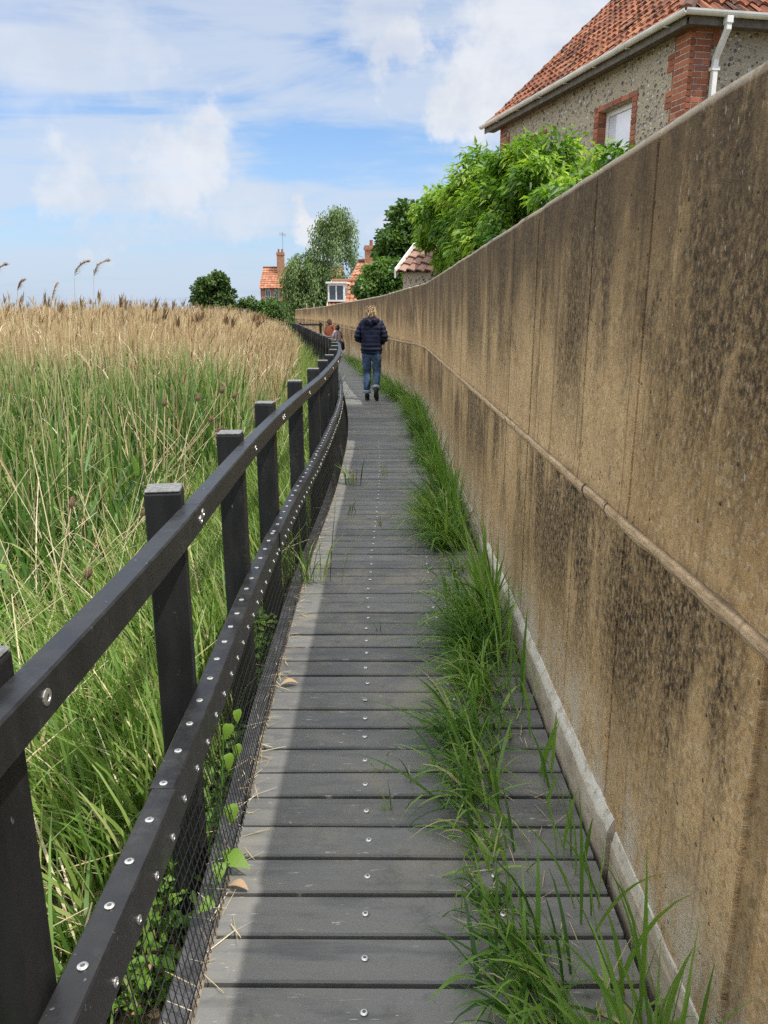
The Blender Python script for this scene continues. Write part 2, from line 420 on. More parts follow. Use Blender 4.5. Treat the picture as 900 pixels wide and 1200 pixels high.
# ------------------------------------------------------------------ ground
def build_ground():
    xs = np.concatenate([-np.geomspace(900, 12, 16), np.linspace(-10, 10, 41), np.geomspace(12, 900, 16)])
    ys = np.concatenate([-np.geomspace(900, 8, 14), np.linspace(-6, 30, 73), np.geomspace(33, 1500, 18)])
    X, Y = np.meshgrid(xs, ys)
    Z = np.full_like(X, MARSH)
    near = (np.abs(X) < 12) & (Y > -7) & (Y < 31)
    wob = np.array([[mnoise.noise(Vector((x * .9, y * .9, 0))) for x in xs] for y in ys])
    Z = Z + np.where(near, wob * .05, wob * .02)
    nx, ny = len(xs), len(ys)
    V = np.stack([X, Y, Z], -1).reshape(-1, 3)
    i, j = np.meshgrid(np.arange(nx-1), np.arange(ny-1)); a = (j * nx + i).ravel()
    F = np.stack([a, a+1, a+nx+1, a+nx], 1)
    o = np_mesh('ground', V, F, M_GROUND, smooth=True); tag(o, kind='structure')
build_ground()

# ------------------------------------------------------------------ boardwalk
def screw_mesh(name, r=.0098):
    """pan-head screw lying flat, with a washer and a drilled recess"""
    bm = bmesh.new(); n = 14
    prof = [(r, 0), (r * .98, .0022), (r * .72, .0034), (r * .45, .0038), (r * .40, .0022), (0, .0022)]
    rings = [[bm.verts.new((a * math.cos(2*math.pi*k/n), a * math.sin(2*math.pi*k/n), z)) for k in range(n)] for a, z in prof[:-1]]
    for A, B in zip(rings, rings[1:]):
        for k in range(n): bm.faces.new((A[k], A[(k+1) % n], B[(k+1) % n], B[k]))
    f = bm.faces.new(rings[-1]); f.material_index = 1
    me = bpy.data.meshes.new(name); bm.to_mesh(me); bm.free()
    me.materials.append(M_STEEL); me.materials.append(M_RECESS)
    for p in me.polygons: p.use_smooth = False
    return me
SCREW = screw_mesh('screw'); BOLT = screw_mesh('coach_bolt', .0135)

def put_screw(me, parent, M, name='screw'):
    o = bpy.data.objects.new(name, me); link(o, parent); o.matrix_local = M; return o

def merged_screws(me, parent, Ms, name):
    V, F = [], []
    base = [v.co.copy() for v in me.vertices]; fs = [tuple(p.vertices) for p in me.polygons]
    for M in Ms:
        n = len(V); V += [M @ c for c in base]; F += [tuple(i+n for i in f) for f in fs]
    o = mesh_obj(name, V, F, M_STEEL, parent); tag(o, kind='stuff'); return o

def build_deck():
    deck = empty('boardwalk', (0, 1.5, 0)); tag(deck, kind='structure')
    O = Vector((0, 1.5, 0))
    V, F, A = [], [], []
    y = -2.6; sc = []
    while y < 42.5:
        pitch = .1455 + random.uniform(-.002, .002); gap = .0150 + random.uniform(-.0035, .004)
        y0, y1 = y + gap, y + pitch
        tz = random.uniform(-.0025, .0025); tw = random.uniform(-.0025, .0025); rr = random.random()
        sk = random.uniform(-.004, .004)
        le = random.uniform(-.008, .006)
        def P(side, yy):
            if side == 0: x, Y, nx, ny = frame(deck_l, yy, le)
            else: x, Y, nx, ny = frame(wall_x, yy, -.034)
            return x, Y
        # cross section with eased long edges
        c = .005
        prof = [(y0, -.045), (y0, -c), (y0 + c, 0), (y1 - c, 0), (y1, -c), (y1, -.045)]
        n = len(V); K = len(prof)
        NS = 5
        for s in range(NS):
            f = s / (NS - 1)
            for (yy, zz) in prof:
                xl, yl = P(0, yy); xr, yr = P(1, yy)
                wob = .0012 * math.sin(f * 5 + rr * 9)
                V.append((xl + (xr - xl) * f - O.x, yl + (yr - yl) * f + sk * (f - .5) - O.y, zz + zd(yy) + tz + tw * (f - .5) + wob)); A.append(rr)
        for s in range(NS - 1):
            for k in range(K):
                k2 = (k + 1) % K
                F.append((n + s*K + k, n + s*K + k2, n + (s+1)*K + k2, n + (s+1)*K + k))
        F.append(tuple(n + k for k in range(K - 1, -1, -1))); F.append(tuple(n + (NS-1)*K + k for k in range(K)))
        ym = (y0 + y1) / 2
        for xo in (-.06, .30):
            xl = deck_l(ym); u = (xo + .45)
            sx = xl + u + random.uniform(-.006, .006)
            sc.append(Matrix.Translation((sx - O.x, ym + random.uniform(-.008, .008) - O.y, .0008 + zd(ym) + tz)) @ Matrix.Rotation(random.random()*6, 4, 'Z'))
        y += pitch
    o = mesh_obj('boards', V, F, M_DECK, deck, attrs={'rnd': A})
    vis = [M for M in sc if 1.25 < M.translation.y + 1.5 < 9.5]
    vis.sort(key=lambda M: M.translation.y)
    for M in vis[:100]: put_screw(SCREW, deck, M)
    merged_screws(SCREW, deck, [M for M in sc if M.translation.y + 1.5 <= 1.25] + vis[100:], 'screws_beyond')
    # bearers underneath
    for off, nm in ((.06, 'joist'), (.52, 'joist'), (.94, 'joist')):
        mb = MB(); rings = []
        for yy in np.arange(-2.6, 42.4, .5):
            x, Y, nx, ny = frame(deck_l, yy, off)
            rings.append([(x + nx*a - O.x, Y + ny*a - O.y, zd(yy) + b) for a, b in ((-.04, -.2), (.04, -.2), (.04, -.05), (-.04, -.05))])
        mb.ring_sweep(rings); mb.build(nm, M_POST, deck)
build_deck()

# ------------------------------------------------------------------ concrete wall
def build_wall():
    w = empty('flood_wall', (.65, 2, 0))
    tag(w, 'long tall brown stained concrete wall curving beside the boardwalk', 'wall')
    O = Vector((.65, 2, 0))
    minor = [1.98, 2.52, 4.05, 4.9, 5.75, 7.6, 8.6, 10.8, 11.7]
    joints = [1.16, 3.42, 6.6, 9.7, 12.75, 15.9, 19.0, 22.2, 25.4, 29, 33, 37, 41, 46, 51, 55]
    ys = list(np.concatenate([np.arange(-4, 8, .1), np.arange(8, 20, .2), np.arange(20, 57.6, .6)]))
    st = [(y, 0) for y in ys]
    for j in joints:
        hw = .010 if j != 1.16 else .035
        dp = 1 if j != 1.16 else .3
        st += [(j - hw - .003, 0), (j - hw, dp), (j + hw, dp), (j + hw + .003, 0)]
        st = [s for s in st if not (abs(s[0] - j) < hw + .0029 and s[1] == 0 and s[0] in ys)]
    for j in minor: st = [q for q in st if abs(q[0] - j) > .009] + [(j - .008, 0), (j - .005, .28), (j + .005, .28), (j + .008, 0)]
    st.sort()
    LIP = []; V, F, U, J = [], [], [], []
    sdist = 0; prev = None
    th = .26; K = None
    for (y, inset) in st:
        x, Y, nx, ny = frame(wall_x, y)
        if prev: sdist += math.hypot(x - prev[0], Y - prev[1])
        prev = (x, Y)
        t = float(wall_t(y)) + .006 * mnoise.noise(Vector((y * 3, 0, 0))) + .004 * mnoise.noise(Vector((y * 14, 3, 0)))
        d = inset * .035
        wv = .004 * mnoise.noise(Vector((y * 1.1, 7, 0)))
        low = -.004
        prof = [(0, -.7), (0, .2), (low, .6), (low, 1.0), (0, 1.06), (0, 1.5), (0, t - .03), (.008, t - .008), (.03, t), (th * .5, t + .008), (th - .02, t), (th, t - .02), (th, .5), (th, -.7)]
        if K is None: K = len(prof)
        for (a, z) in prof:
            aa = a + (d if a < .02 else 0) + (wv if a < .05 else 0)
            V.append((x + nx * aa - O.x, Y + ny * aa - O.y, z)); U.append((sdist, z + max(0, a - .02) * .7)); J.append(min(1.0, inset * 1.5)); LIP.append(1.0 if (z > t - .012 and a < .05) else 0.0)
    n = len(st)
    for i in range(n - 1):
        for k in range(K - 1):
            F.append((i*K + k, (i+1)*K + k, (i+1)*K + k + 1, i*K + k + 1))
    F.append(tuple(range(K))); F.append(tuple((n-1)*K + k for k in range(K - 1, -1, -1)))
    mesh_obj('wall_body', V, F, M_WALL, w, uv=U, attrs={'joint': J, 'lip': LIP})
    # raised mortar band at the lift joint
    V, F, U = [], [], []; sd = 0; prev = None; ST = list(np.concatenate([np.arange(-4, 6, .025), np.arange(6, 16, .06), np.arange(16, 57.2, .4)]))
    for y in ST:
        x, Y, nx, ny = frame(wall_x, y)
        if prev: sd += math.hypot(x - prev[0], Y - prev[1])
        prev = (x, Y)
        zr = 1.0 + zd(y) * .85 + .006 * mnoise.noise(Vector((y * 1.7, 1, 0)))
        e = .014 + .006 * mnoise.noise(Vector((y * 5, 2, 0))) + .004 * mnoise.noise(Vector((y * 22, 2, 0)))
        h1 = .014 + .005 * mnoise.noise(Vector((y * 7, 5, 0))); h2 = .026 + .008 * mnoise.noise(Vector((y * 6, 8, 0)))
        prof = [(.02, h1 - .004), (-e * .35, h1), (-e, h1 * .35), (-e * 1.05, -h2 * .3), (-e * .55, -h2 * .85), (.02, -h2)]
        for (a, z) in prof:
            V.append((x + nx * a - O.x, Y + ny * a - O.y, zr + z)); U.append((sd, z))
    K = len(prof)
    for i in range(len(ST) - 1):
        for k in range(K - 1): F.append((i*K + k, (i+1)*K + k, (i+1)*K + k + 1, i*K + k + 1))
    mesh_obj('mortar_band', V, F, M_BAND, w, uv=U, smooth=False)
    # limewashed plinth in lengths that sit slightly in and out
    edges = [-4, -.2, 1.87, 4.6, 7.4, 10.2, 13.2, 17]
    for i, (a, b2) in enumerate(zip(edges, edges[1:])):
        V, F, U = [], [], []; K = None
        out = [.020, .014, .021, .010, .013, .012, .012][i]; top = [.12, .125, .145, .11, .10, .10, .10][i]
        ST = np.arange(a + .004, b2 - .003, .05)
        for y in ST:
            x, Y, nx, ny = frame(wall_x, y)
            e = out + .006 * mnoise.noise(Vector((y * 3, i, 0))) + .006 * mnoise.noise(Vector((y * 17, i, 0)))
            t = top + .012 * mnoise.noise(Vector((y * 4, i + 9, 0))) + .008 * mnoise.noise(Vector((y * 19, i + 9, 0)))
            prof = [(.03, -.3), (-e - .004, -.3), (-e, t - .026), (-e + .004, t - .016), (-.004, t + .012), (.03, t + .016)]
            for (q, z) in prof: V.append((x + nx * q - O.x, Y + ny * q - O.y, z)); U.append((y, z))
        K = len(prof)
        for k0 in range(len(ST) - 1):
            for k in range(K): k2 = (k+1) % K; F.append((k0*K + k, (k0+1)*K + k, (k0+1)*K + k2, k0*K + k2))
        F.append(tuple(range(K))); F.append(tuple((len(ST)-1)*K + k for k in range(K-1, -1, -1)))
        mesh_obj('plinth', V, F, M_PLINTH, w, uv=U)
build_wall()

# ------------------------------------------------------------------ fence
def rail_obj(name, ya, yb, off0, off1, z0, z1, m, parent, O, step=.18, jog=0.0):
    ST = np.linspace(ya, yb, max(2, int((yb - ya) / step) + 1)); rings = []
    c = .004
    for y in ST:
        x, Y, nx, ny = frame(deck_l, y)
        d = zd(y)
        prof = [(off0 + c, z0), (off1 - c, z0), (off1, z0 + c), (off1, z1 - c), (off1 - c, z1), (off0 + c, z1), (off0, z1 - c), (off0, z0 + c)]
        wob = .002 * mnoise.noise(Vector((y * 1.3, z0 * 9, 0)))
        rings.append([(x + nx * (a + jog) - O.x, Y + ny * (a + jog) - O.y, d + z + wob) for a, z in prof])
    mb = MB(); mb.ring_sweep(rings); return mb.build(name, m, parent)

POST_Y = [-2.3, -1.15, -.07, 1.02, 2.11, 3.2, 4.22, 5.48, 6.7, 7.8, 8.95, 10.25, 11.45]
while POST_Y[-1] < 40.5: POST_Y.append(POST_Y[-1] + 1.18)

def post_mesh():
    mb = MB(); mb.box(-.05, .05, -.05, .05, -1.3, -.004); me = mb.v, mb.f
    return me
def build_fence():
    fe = empty('boardwalk_fence', (-.62, 1.12, 0))
    tag(fe, 'black plastic post and rail fence with netting along the boardwalk', 'fence')
    O = Vector((-.62, 1.12, 0))
    pm = cm = None
    for y in POST_Y:
        x, Y, nx, ny = frame(deck_l, y, -.125 - .05)
        top = 1.068 + zd(y) + random.uniform(-.008, .008)
        if pm is None:
            mb = MB(); mb.box(-.05, .05, -.05, .05, -1.62, -.008)
            p = mb.build('post', M_POST, fe, bevel=.006); pm = p.data
            mb = MB(); mb.box(-.0485, .0485, -.0485, .0485, -.0075, .0); c = mb.build('post_cap', M_CAP, p, bevel=.003); cm = c.data
        else:
            p = link(bpy.data.objects.new('post', pm), fe); b = p.modifiers.new('edge', 'BEVEL'); b.width = .006; b.segments = 2
            c = link(bpy.data.objects.new('post_cap', cm), p); b = c.modifiers.new('edge', 'BEVEL'); b.width = .003; b.segments = 1
        p.location = (x - O.x, Y - O.y, top); p.rotation_euler = (random.uniform(-.008, .008), random.uniform(-.008, .008), math.atan2(ny, nx) + (.14 if y == 2.11 else random.uniform(-.04, .06)))
    # top rail in two-bay lengths
    cuts = POST_Y[0::2] + ([POST_Y[-1]] if len(POST_Y) % 2 == 0 else [])
    cuts = [POST_Y[0] - .2] + [POST_Y[i] + .0 for i in (2, 4, 6)] + [POST_Y[i] for i in range(8, len(POST_Y), 2)] + [41.0]
    for i, (a, b) in enumerate(zip(cuts, cuts[1:])):
        r = rail_obj('top_rail', a + .0015, b - .0015, -.127, -.075, .945, 1.02, M_RAIL, fe, O, jog=(.0, .002)[i % 2])
        for y in [p for p in POST_Y if a - .01 <= p < b + .01 and p > .9][:3]:
            for dy in ((-.02, .02) if abs(y - a) < .02 or abs(y - b) < .02 else (.03,)):
                if not (a < y + dy < b): continue
                x, Y, nx, ny = frame(deck_l, y + dy, -.0752 + (.0, .002)[i % 2])
                M = Matrix.Translation((x - O.x, Y - O.y, .985 + zd(y) + random.uniform(-.006, .006))) @ Vector((nx, ny, 0)).to_track_quat('Z', 'Y').to_matrix().to_4x4()
                put_screw(BOLT, r, M, 'bolt')
    # lower capping rail, with its rows of screws
    lc = [-2.5, -.4, 1.60, 3.78, 5.98, 8.2, 10.4, 12.6, 14.8, 17, 20, 23, 26, 29, 32, 35, 38, 41]
    n_sc = 0; rest = []
    for i, (a, b) in enumerate(zip(lc, lc[1:])):
        jg = (.0, .006)[i % 2]
        r = rail_obj('lower_rail', a + .001, b - .001, -.124, -.062, .33, .452, M_RAIL, fe, O, jog=jg)
        yy = a + .02
        while yy < b:
            for which in (0, 1):
                y2 = min(yy + (.0 if which == 0 else .055), b - .02)
                if which == 0:
                    x, Y, nx, ny = frame(deck_l, y2, -.094 + jg + random.uniform(-.003, .003)); M = Matrix.Translation((x - O.x, Y - O.y, .4522 + zd(y2))) @ Matrix.Rotation(random.random()*6, 4, 'Z')
                else:
                    x, Y, nx, ny = frame(deck_l, y2, -.0618 + jg); M = Matrix.Translation((x - O.x, Y - O.y, .368 + zd(y2) + random.uniform(-.006, .006))) @ Vector((nx, ny, 0)).to_track_quat('Z', 'Y').to_matrix().to_4x4()
                if 12 < y2: continue
                if y2 > .8 and n_sc < 100: put_screw(SCREW, r, M); n_sc += 1
                else: rest.append(M)
            yy += .133 + random.uniform(-.01, .01)
    merged_screws(SCREW, fe, rest, 'screws_beyond')
    rail_obj('bearer', -2.5, 41, -.078, -.012, -.17, -.018, M_KICK, fe, O, .4)
    # pale batten that pins the netting to the deck edge
    for a in np.arange(.5, 12, 1.7):
        rail_obj('edge_batten', a + random.uniform(0, .1), a + random.uniform(1.2, 1.65), -.008, .007, -.012, .005, M_EDGE, fe, O, .4)
    # netting
    V, F = [], []
    def strand(P, Q, wr, k=5, amp=.003):
        nonlocal V, F
        P, Q = np.array(P), np.array(Q); d = Q - P; L = np.linalg.norm(d); d = d / L
        ax = np.array([1., 0, 0]) if abs(d[0]) < .8 else np.array([0, 1., 0])
        a = np.cross(d, ax); a /= np.linalg.norm(a); b = np.cross(d, a)
        n = len(V)
        for i in range(k):
            f = i / (k - 1); c = P + (Q - P) * f
            if 0 < i < k - 1: c = c + rng.normal(0, amp, 3)
            for t in range(3): V.append(c + wr * (a * math.cos(2.1 * t) + b * math.sin(2.1 * t)))
        for i in range(k - 1):
            for t in range(3): F.append((n + i*3 + t, n + i*3 + (t+1) % 3, n + (i+1)*3 + (t+1) % 3, n + (i+1)*3 + t))
    def net_pt(y, f):
        top = -.066; bot = .006
        bulge = .03 * math.sin(math.pi * f) * (.5 + .8 * mnoise.noise(Vector((y * 1.2, 4, 0))))
        off = top + (bot - top) * f ** 1.4 + bulge * .6
        x, Y, nx, ny = frame(deck_l, y, off); return (x - O.x, Y - O.y, zd(y) + .34 + (.006 - .34) * f)
    cell = .027
    y = .3
    while y < 24:
        c = cell if y < 8 else cell * 2
        ye = y + .012 * mnoise.noise(Vector((y * 4, 9, 0)))
        pts = [net_pt(ye + .022 * math.sin(f * 3 + y), f) for f in np.linspace(0, 1, 6)]
        n = len(V)
        for p, q2 in zip(pts, pts[1:]): strand(p, q2, .0015 if y < 8 else .0022, 2, 0)
        y += c
    for f in np.linspace(.06, .97, 11):
        ysx = np.arange(.3, 24, .135)
        for a, b in zip(ysx, ysx[1:]):
            fa = f + .012 * mnoise.noise(Vector((a * 2, f * 30, 0))); fb = f + .012 * mnoise.noise(Vector((b * 2, f * 30, 0)))
            strand(net_pt(a, fa), net_pt(b, fb), .0013, 2, 0)
    mesh_obj('netting', V, F, M_NET, fe)
build_fence()

def build_barrier():
    a = Vector((-5.6, 41.5, 0)); b = Vector((-3.2, 41.2, 0)); z = zd(41)
    e = empty('cross_barrier', a)
    tag(e, 'far dark rail barrier crossing the end of the boardwalk to the wall', 'fence')
    d = (b - a); d.normalize(); n = Vector((d.y, -d.x, 0)); L = (b - a).length
    def fr(v): return tuple(d * v[0] + n * v[1] + Vector((0, 0, v[2])))
    mb = MB(); mb.box(0, L, .0, .05, .93 + z, 1.02 + z, fr); mb.build('top_rail', M_RAIL, e)
    mb = MB(); mb.box(0, L, .0, .05, .40 + z, .47 + z, fr); mb.build('lower_rail', M_RAIL, e)
    for s in (.1, 1.2, 2.3):
        mb = MB(); mb.box(s - .05, s + .05, -.103, -.003, -.9, 1.07 + z, fr); mb.build('post', M_POST, e)
build_barrier()

# ------------------------------------------------------------------ grass, reeds: ribbons
def ribbons(base, L, W, az, lean, curl, k=4, taper=.15, rnd=None, tipw=None, mid=.35):
    """N bent blades -> V, F, attrs"""
    N = len(base)
    th = lean.copy(); pos = base.copy(); P = [pos.copy()]
    h = np.stack([np.cos(az), np.sin(az), np.zeros(N)], 1); side = np.stack([-np.sin(az + .0), np.cos(az), np.zeros(N)], 1)
    tw = rng.uniform(-1.2, 1.2, N); side = side * np.cos(tw)[:, None] + h * np.sin(tw)[:, None]
    for i in range(k):
        th = lean + curl * ((i + .5) / k) ** 1.5
        pos = pos + (h * np.sin(th)[:, None] + np.array([0, 0, 1.]) * np.cos(th)[:, None]) * (L / k)[:, None]
        P.append(pos.copy())
    P = np.stack(P, 1)                                           # N,k+1,3
    t = np.linspace(0, 1, k + 1)
    prof = np.where(t < mid, .55 + .45 * t / mid, 1 - (1 - taper) * ((t - mid) / (1 - mid)) ** 1.6)
    w = (W[:, None] * prof[None]) * .5
    A = P - side[:, None] * w[..., None]; B = P + side[:, None] * w[..., None]
    V = np.stack([A, B], 2).reshape(-1, 3)
    bi = (np.arange(N) * (k + 1) * 2)[:, None] + (np.arange(k) * 2)[None]
    F = np.stack([bi, bi + 1, bi + 3, bi + 2], -1).reshape(-1, 4)
    if rnd is None: rnd = rng.random(N)
    at = {'rnd': np.repeat(rnd, (k + 1) * 2), 't': np.tile(np.repeat(t, 2), N)}
    return V, F, at

def join(parts):
    Vs, Fs, R_, T_ = [], [], [], []; n = 0
    for V, F, at in parts:
        Vs.append(V); Fs.append(F + n); R_.append(at['rnd']); T_.append(at['t']); n += len(V)
    return np.concatenate(Vs), np.concatenate(Fs), {'rnd': np.concatenate(R_), 't': np.concatenate(T_)}

def field(N, y0, y1, e0, e1, p=1.0):
    """N points beside the fence: y in range, e = distance out from the deck edge into the marsh"""
    y = y0 + (y1 - y0) * rng.random(N) ** p
    emax = np.minimum(e1, .62 * y + 3.5)
    e = e0 + (emax - e0) * rng.random(N)
    return np.stack([deck_l(y) - e, y, np.full(N, MARSH)], 1), e, y
def nz(x, y, s, o=0.0):
    return np.array([mnoise.noise(Vector((a * s, b * s, o))) for a, b in zip(x, y)])

def build_meadow():
    parts = []
    # near grass on the marsh side
    B, e, y = field(11000, -.8, 9.5, .16, 5.0, .9)
    cl = nz(B[:, 0], B[:, 1], 1.4); keep = rng.random(len(B)) < .55 + cl * .9
    B, e, y, cl = B[keep], e[keep], y[keep], cl[keep]
    n = len(B)
    tone_ = np.where(rng.random(n) < .16, rng.uniform(.85, 1, n), rng.uniform(0, .8, n))
    L = np.clip(rng.normal(.50, .14, n) + cl * .12 + np.clip(y - 2, 0, 3) * .05, .16, 1.0)
    thin = (rng.random(n) < np.where((y < 2.8) & (e < 1.5), .35, 1)); B, L, tone_, e, y = B[thin], L[thin], tone_[thin], e[thin], y[thin]; n = len(B)
    az = np.where(e < .55, math.pi + rng.normal(0, .7, n), rng.uniform(0, 6.28, n))
    parts.append(ribbons(B, L, rng.uniform(.007, .019, n), az, rng.uniform(.0, .6, n), rng.uniform(.2, 1.7, n), 5, rnd=tone_))
    # broad arching blades close to the fence
    B, e, y = field(3000, .3, 8, .24, 2.2, 1.0); n = len(B)
    parts.append(ribbons(B, rng.uniform(.45, .9, n), rng.uniform(.012, .021, n), np.where(e < .7, math.pi + rng.normal(0, .8, n), rng.uniform(0, 6.28, n)), rng.uniform(.0, .45, n), rng.uniform(.4, 1.7, n), 6, rnd=rng.uniform(.2, .9, n)))
    # lush strip that follows the fence further along
    B, e, y = field(9000, 2.2, 13, .22, 1.1, .9); n = len(B)
    parts.append(ribbons(B, rng.uniform(.5, .95, n), rng.uniform(.008, .015, n), math.pi + rng.normal(0, .9, n), rng.uniform(.0, .3, n), rng.uniform(.2, 1.0, n), 4, rnd=rng.uniform(.25, .85, n)))
    B, e, y = field(14000, 12, 42, .25, 2.0, 1.2); n = len(B)
    parts.append(ribbons(B, rng.uniform(.65, 1.15, n) , rng.uniform(.010, .018, n), rng.uniform(0, 6.28, n), rng.uniform(.0, .3, n), rng.uniform(.1, .8, n), 3, rnd=rng.uniform(.25, .95, n)))
    V, F, at = join(parts)
    o = np_mesh('meadow_grass', V, F, M_GRASS, attrs=at)
    tag(o, 'tangled bright green grass growing between the fence and the reeds', 'grass', kind='stuff')

def build_reeds():
    # green reeds: leaves mostly upright
    parts = []
    B, e, y = field(46000, 3.0, 15, .7, 11, .95)
    r = np.hypot(B[:, 0] , y)
    d = np.clip((r - 3.2) / 4.0, 0, 1) * np.clip((e - .7) / .9, .12, 1) * np.where((y > 9) & (e < 3.2), .3, 1) * np.where(y > 9.5, np.clip(1.25 - (y - 9.5) * .14 + nz(B[:, 0], B[:, 1], .5, 12) * 1.7, .2, 1), 1)
    cl = nz(B[:, 0], B[:, 1], .9, 4); keep = rng.random(len(B)) < d * (.6 + cl * .8)
    B, e, y, r, cl = B[keep], e[keep], y[keep], r[keep], cl[keep]; n = len(B)
    top = np.interp(r, [3, 4.5, 6.5, 8.5, 16], [.75, 1.1, 1.5, 1.62, 1.66]) * np.clip(.55 + e * .35, .6, 1)
    L = top * rng.uniform(.6, 1.07, n) + cl * .12
    W = rng.uniform(.014, .036, n)
    parts.append(ribbons(B, L, W, rng.uniform(0, 6.28, n), rng.uniform(0, .14, n), rng.uniform(.0, .55, n), 5, rnd=np.clip(rng.normal(.45, .22, n) + cl * .25, 0, 1)))
    # side leaves higher up the stems
    m = rng.random(n) < .6; Bb = B[m].copy(); k = m.sum(); Bb[:, 2] += L[m] * rng.uniform(.3, .75, k)
    parts.append(ribbons(Bb, rng.uniform(.25, .55, k), rng.uniform(.014, .030, k), rng.uniform(0, 6.28, k), rng.uniform(.3, .9, k), rng.uniform(.1, 1.0, k), 4))
    V, F, at = join(parts)
    o = np_mesh('green_reeds', V, F, M_REED, attrs=at)
    tag(o, 'dense new green reeds standing in front of the dry reeds', 'reeds', kind='stuff')
    # dry reeds
    parts = []; plumes = []
    def dry(N, y0, y1, e0, e1, p, wmin, wmax, dens):
        B, e, y = field(N, y0, y1, e0, e1, p)
        keep = rng.random(len(B)) < dens(B, e, y); B, e, y = B[keep], e[keep], y[keep]; n = len(B)
        cl = nz(B[:, 0], B[:, 1], .45, 8)
        L = np.clip(1.93 + cl * .2 + nz(B[:, 0], B[:, 1], 1.7, 3) * .09 + rng.normal(0, .09, n), 1.3, 2.2) * np.clip(.66 + (e - .6) * .16, .66, 1.0)
        az = rng.normal(.4, 1.4, n)
        ln = np.abs(rng.normal(0, .06, n)); cu = rng.uniform(0, .22, n)
        parts.append(ribbons(B, L, rng.uniform(wmin, wmax, n), az, ln, cu, 4, .5, rnd=np.clip(rng.normal(.5, .22, n), 0, 1), mid=.2))
        # old papery leaves
        m = rng.random(n) < .5; k = m.sum(); Bb = B[m].copy(); Bb[:, 2] += L[m] * rng.uniform(.35, .85, k)
        parts.append(ribbons(Bb, rng.uniform(.2, .45, k), rng.uniform(wmin * 1.6, wmax * 1.8, k), rng.uniform(0, 6.28, k), rng.uniform(.2, 1.0, k), rng.uniform(.2, 1.4, k), 3, rnd=rng.uniform(.3, 1, k)))
        # plumes
        m = rng.random(n) < .16; k = m.sum(); th = (ln + cu * .4)[m]
        tip = B[m] + np.stack([np.cos(az[m]) * np.sin(th), np.sin(az[m]) * np.sin(th), np.cos(th)], 1) * (L[m] * .95)[:, None]
        for q in range(3):
            plumes.append(ribbons(tip, rng.uniform(.08, .16, k), rng.uniform(.008, .016, k) * (1 if y0 < 14 else 1.4), rng.normal(.3, .9, k), rng.uniform(.0, .4, k), rng.uniform(.1, .8, k), 3, .1))
    dry(34000, 8.5, 20, .9, 14, 1.15, .0045, .009, lambda B, e, y: np.clip((np.hypot(B[:, 0], y) - 8.6) / 2.5, 0, 1) * np.clip((e - .7) / .6 + .1, 0, 1))
    dry(26000, 18, 46, .8, 30, 1.1, .009, .017, lambda B, e, y: np.full(len(B), .95))
    dry(1900, 4.0, 10, .9, 6, .8, .004, .008, lambda B, e, y: np.clip((np.hypot(B[:, 0], y) - 3.5) / 3.5, 0.05, .62) * .62)
    # taller dark-plumed stems breaking the skyline
    n = 260; B, e, y = field(n, 9, 30, 1.5, 18, 1.0); L = rng.uniform(2.05, 2.32, n) * np.interp(e, [1.5, 3.5], [.86, 1]); az = rng.normal(.3, 1.2, n); ln = np.abs(rng.normal(0, .05, n)); cu = rng.uniform(0, .15, n)
    parts.append(ribbons(B, L, rng.uniform(.006, .010, n), az, ln, cu, 4, .4, mid=.2)); th = ln + cu * .4
    tip = B + np.stack([np.cos(az) * np.sin(th), np.sin(az) * np.sin(th), np.cos(th)], 1) * (L * .93)[:, None]
    for q in range(9):
        plumes.append(ribbons(tip + rng.normal(0, .012, (n, 3)), rng.uniform(.10, .20, n), rng.uniform(.012, .024, n), rng.normal(.3, 1.1, n), rng.uniform(.0, .35, n), rng.uniform(.1, .8, n), 3, .1, rnd=rng.uniform(0, .22, n)))
    V, F, at = join(parts)
    o = np_mesh('dry_reed_bed', V, F, M_DRY, attrs=at)
    tag(o, 'wide bed of tall dry straw coloured reeds reaching to the skyline', 'reeds', kind='stuff')
    V, F, at = join(plumes)
    o = np_mesh('reed_plumes', V, F, M_PLUME, attrs=at)
    tag(o, 'mass of small brown seed plumes topping the dry reed bed', 'reed plumes', kind='stuff')
    # bent and fallen straw
    parts = []
    B, e, y = field(2900, .9, 8.5, .30, 5.5, .85); n = len(B); B[:, 2] += rng.uniform(0, .45, n) * np.clip((y - 1) / 3, .2, 1)
    parts.append(ribbons(B, rng.uniform(.4, 1.25, n) * np.where(e < 1.2, .6, 1), rng.uniform(.003, .007, n), np.where(e < 1.2, math.pi + rng.normal(0, .9, n), rng.normal(.5, 1.5, n)), rng.uniform(.35, 1.4, n), rng.uniform(0, .6, n), 5, .5, mid=.2))
    B, e, y = field(700, 2.5, 9, .6, 4.5, .9); n = len(B)
    parts.append(ribbons(B, rng.uniform(.9, 1.5, n), rng.uniform(.004, .008, n), rng.uniform(0, 6.28, n), rng.uniform(.05, .6, n), rng.uniform(0, .6, n), 5, .5, mid=.2))
    B, e, y = field(420, 1.0, 4.6, .35, 2.2, .9); n = len(B); B[:, 2] += rng.uniform(.05, .4, n)
    parts.append(ribbons(B, rng.uniform(.35, .9, n), rng.uniform(.004, .009, n), math.pi + rng.normal(0, 1.5, n), rng.uniform(.5, 1.5, n), rng.uniform(-.2, .6, n), 5, .5, mid=.2))
    V, F, at = join(parts)
    o = np_mesh('fallen_straw', V, F, M_STRAW, attrs=at)
    tag(o, 'bent and fallen pale straw stems tangled through the green grass', 'straw', kind='stuff')

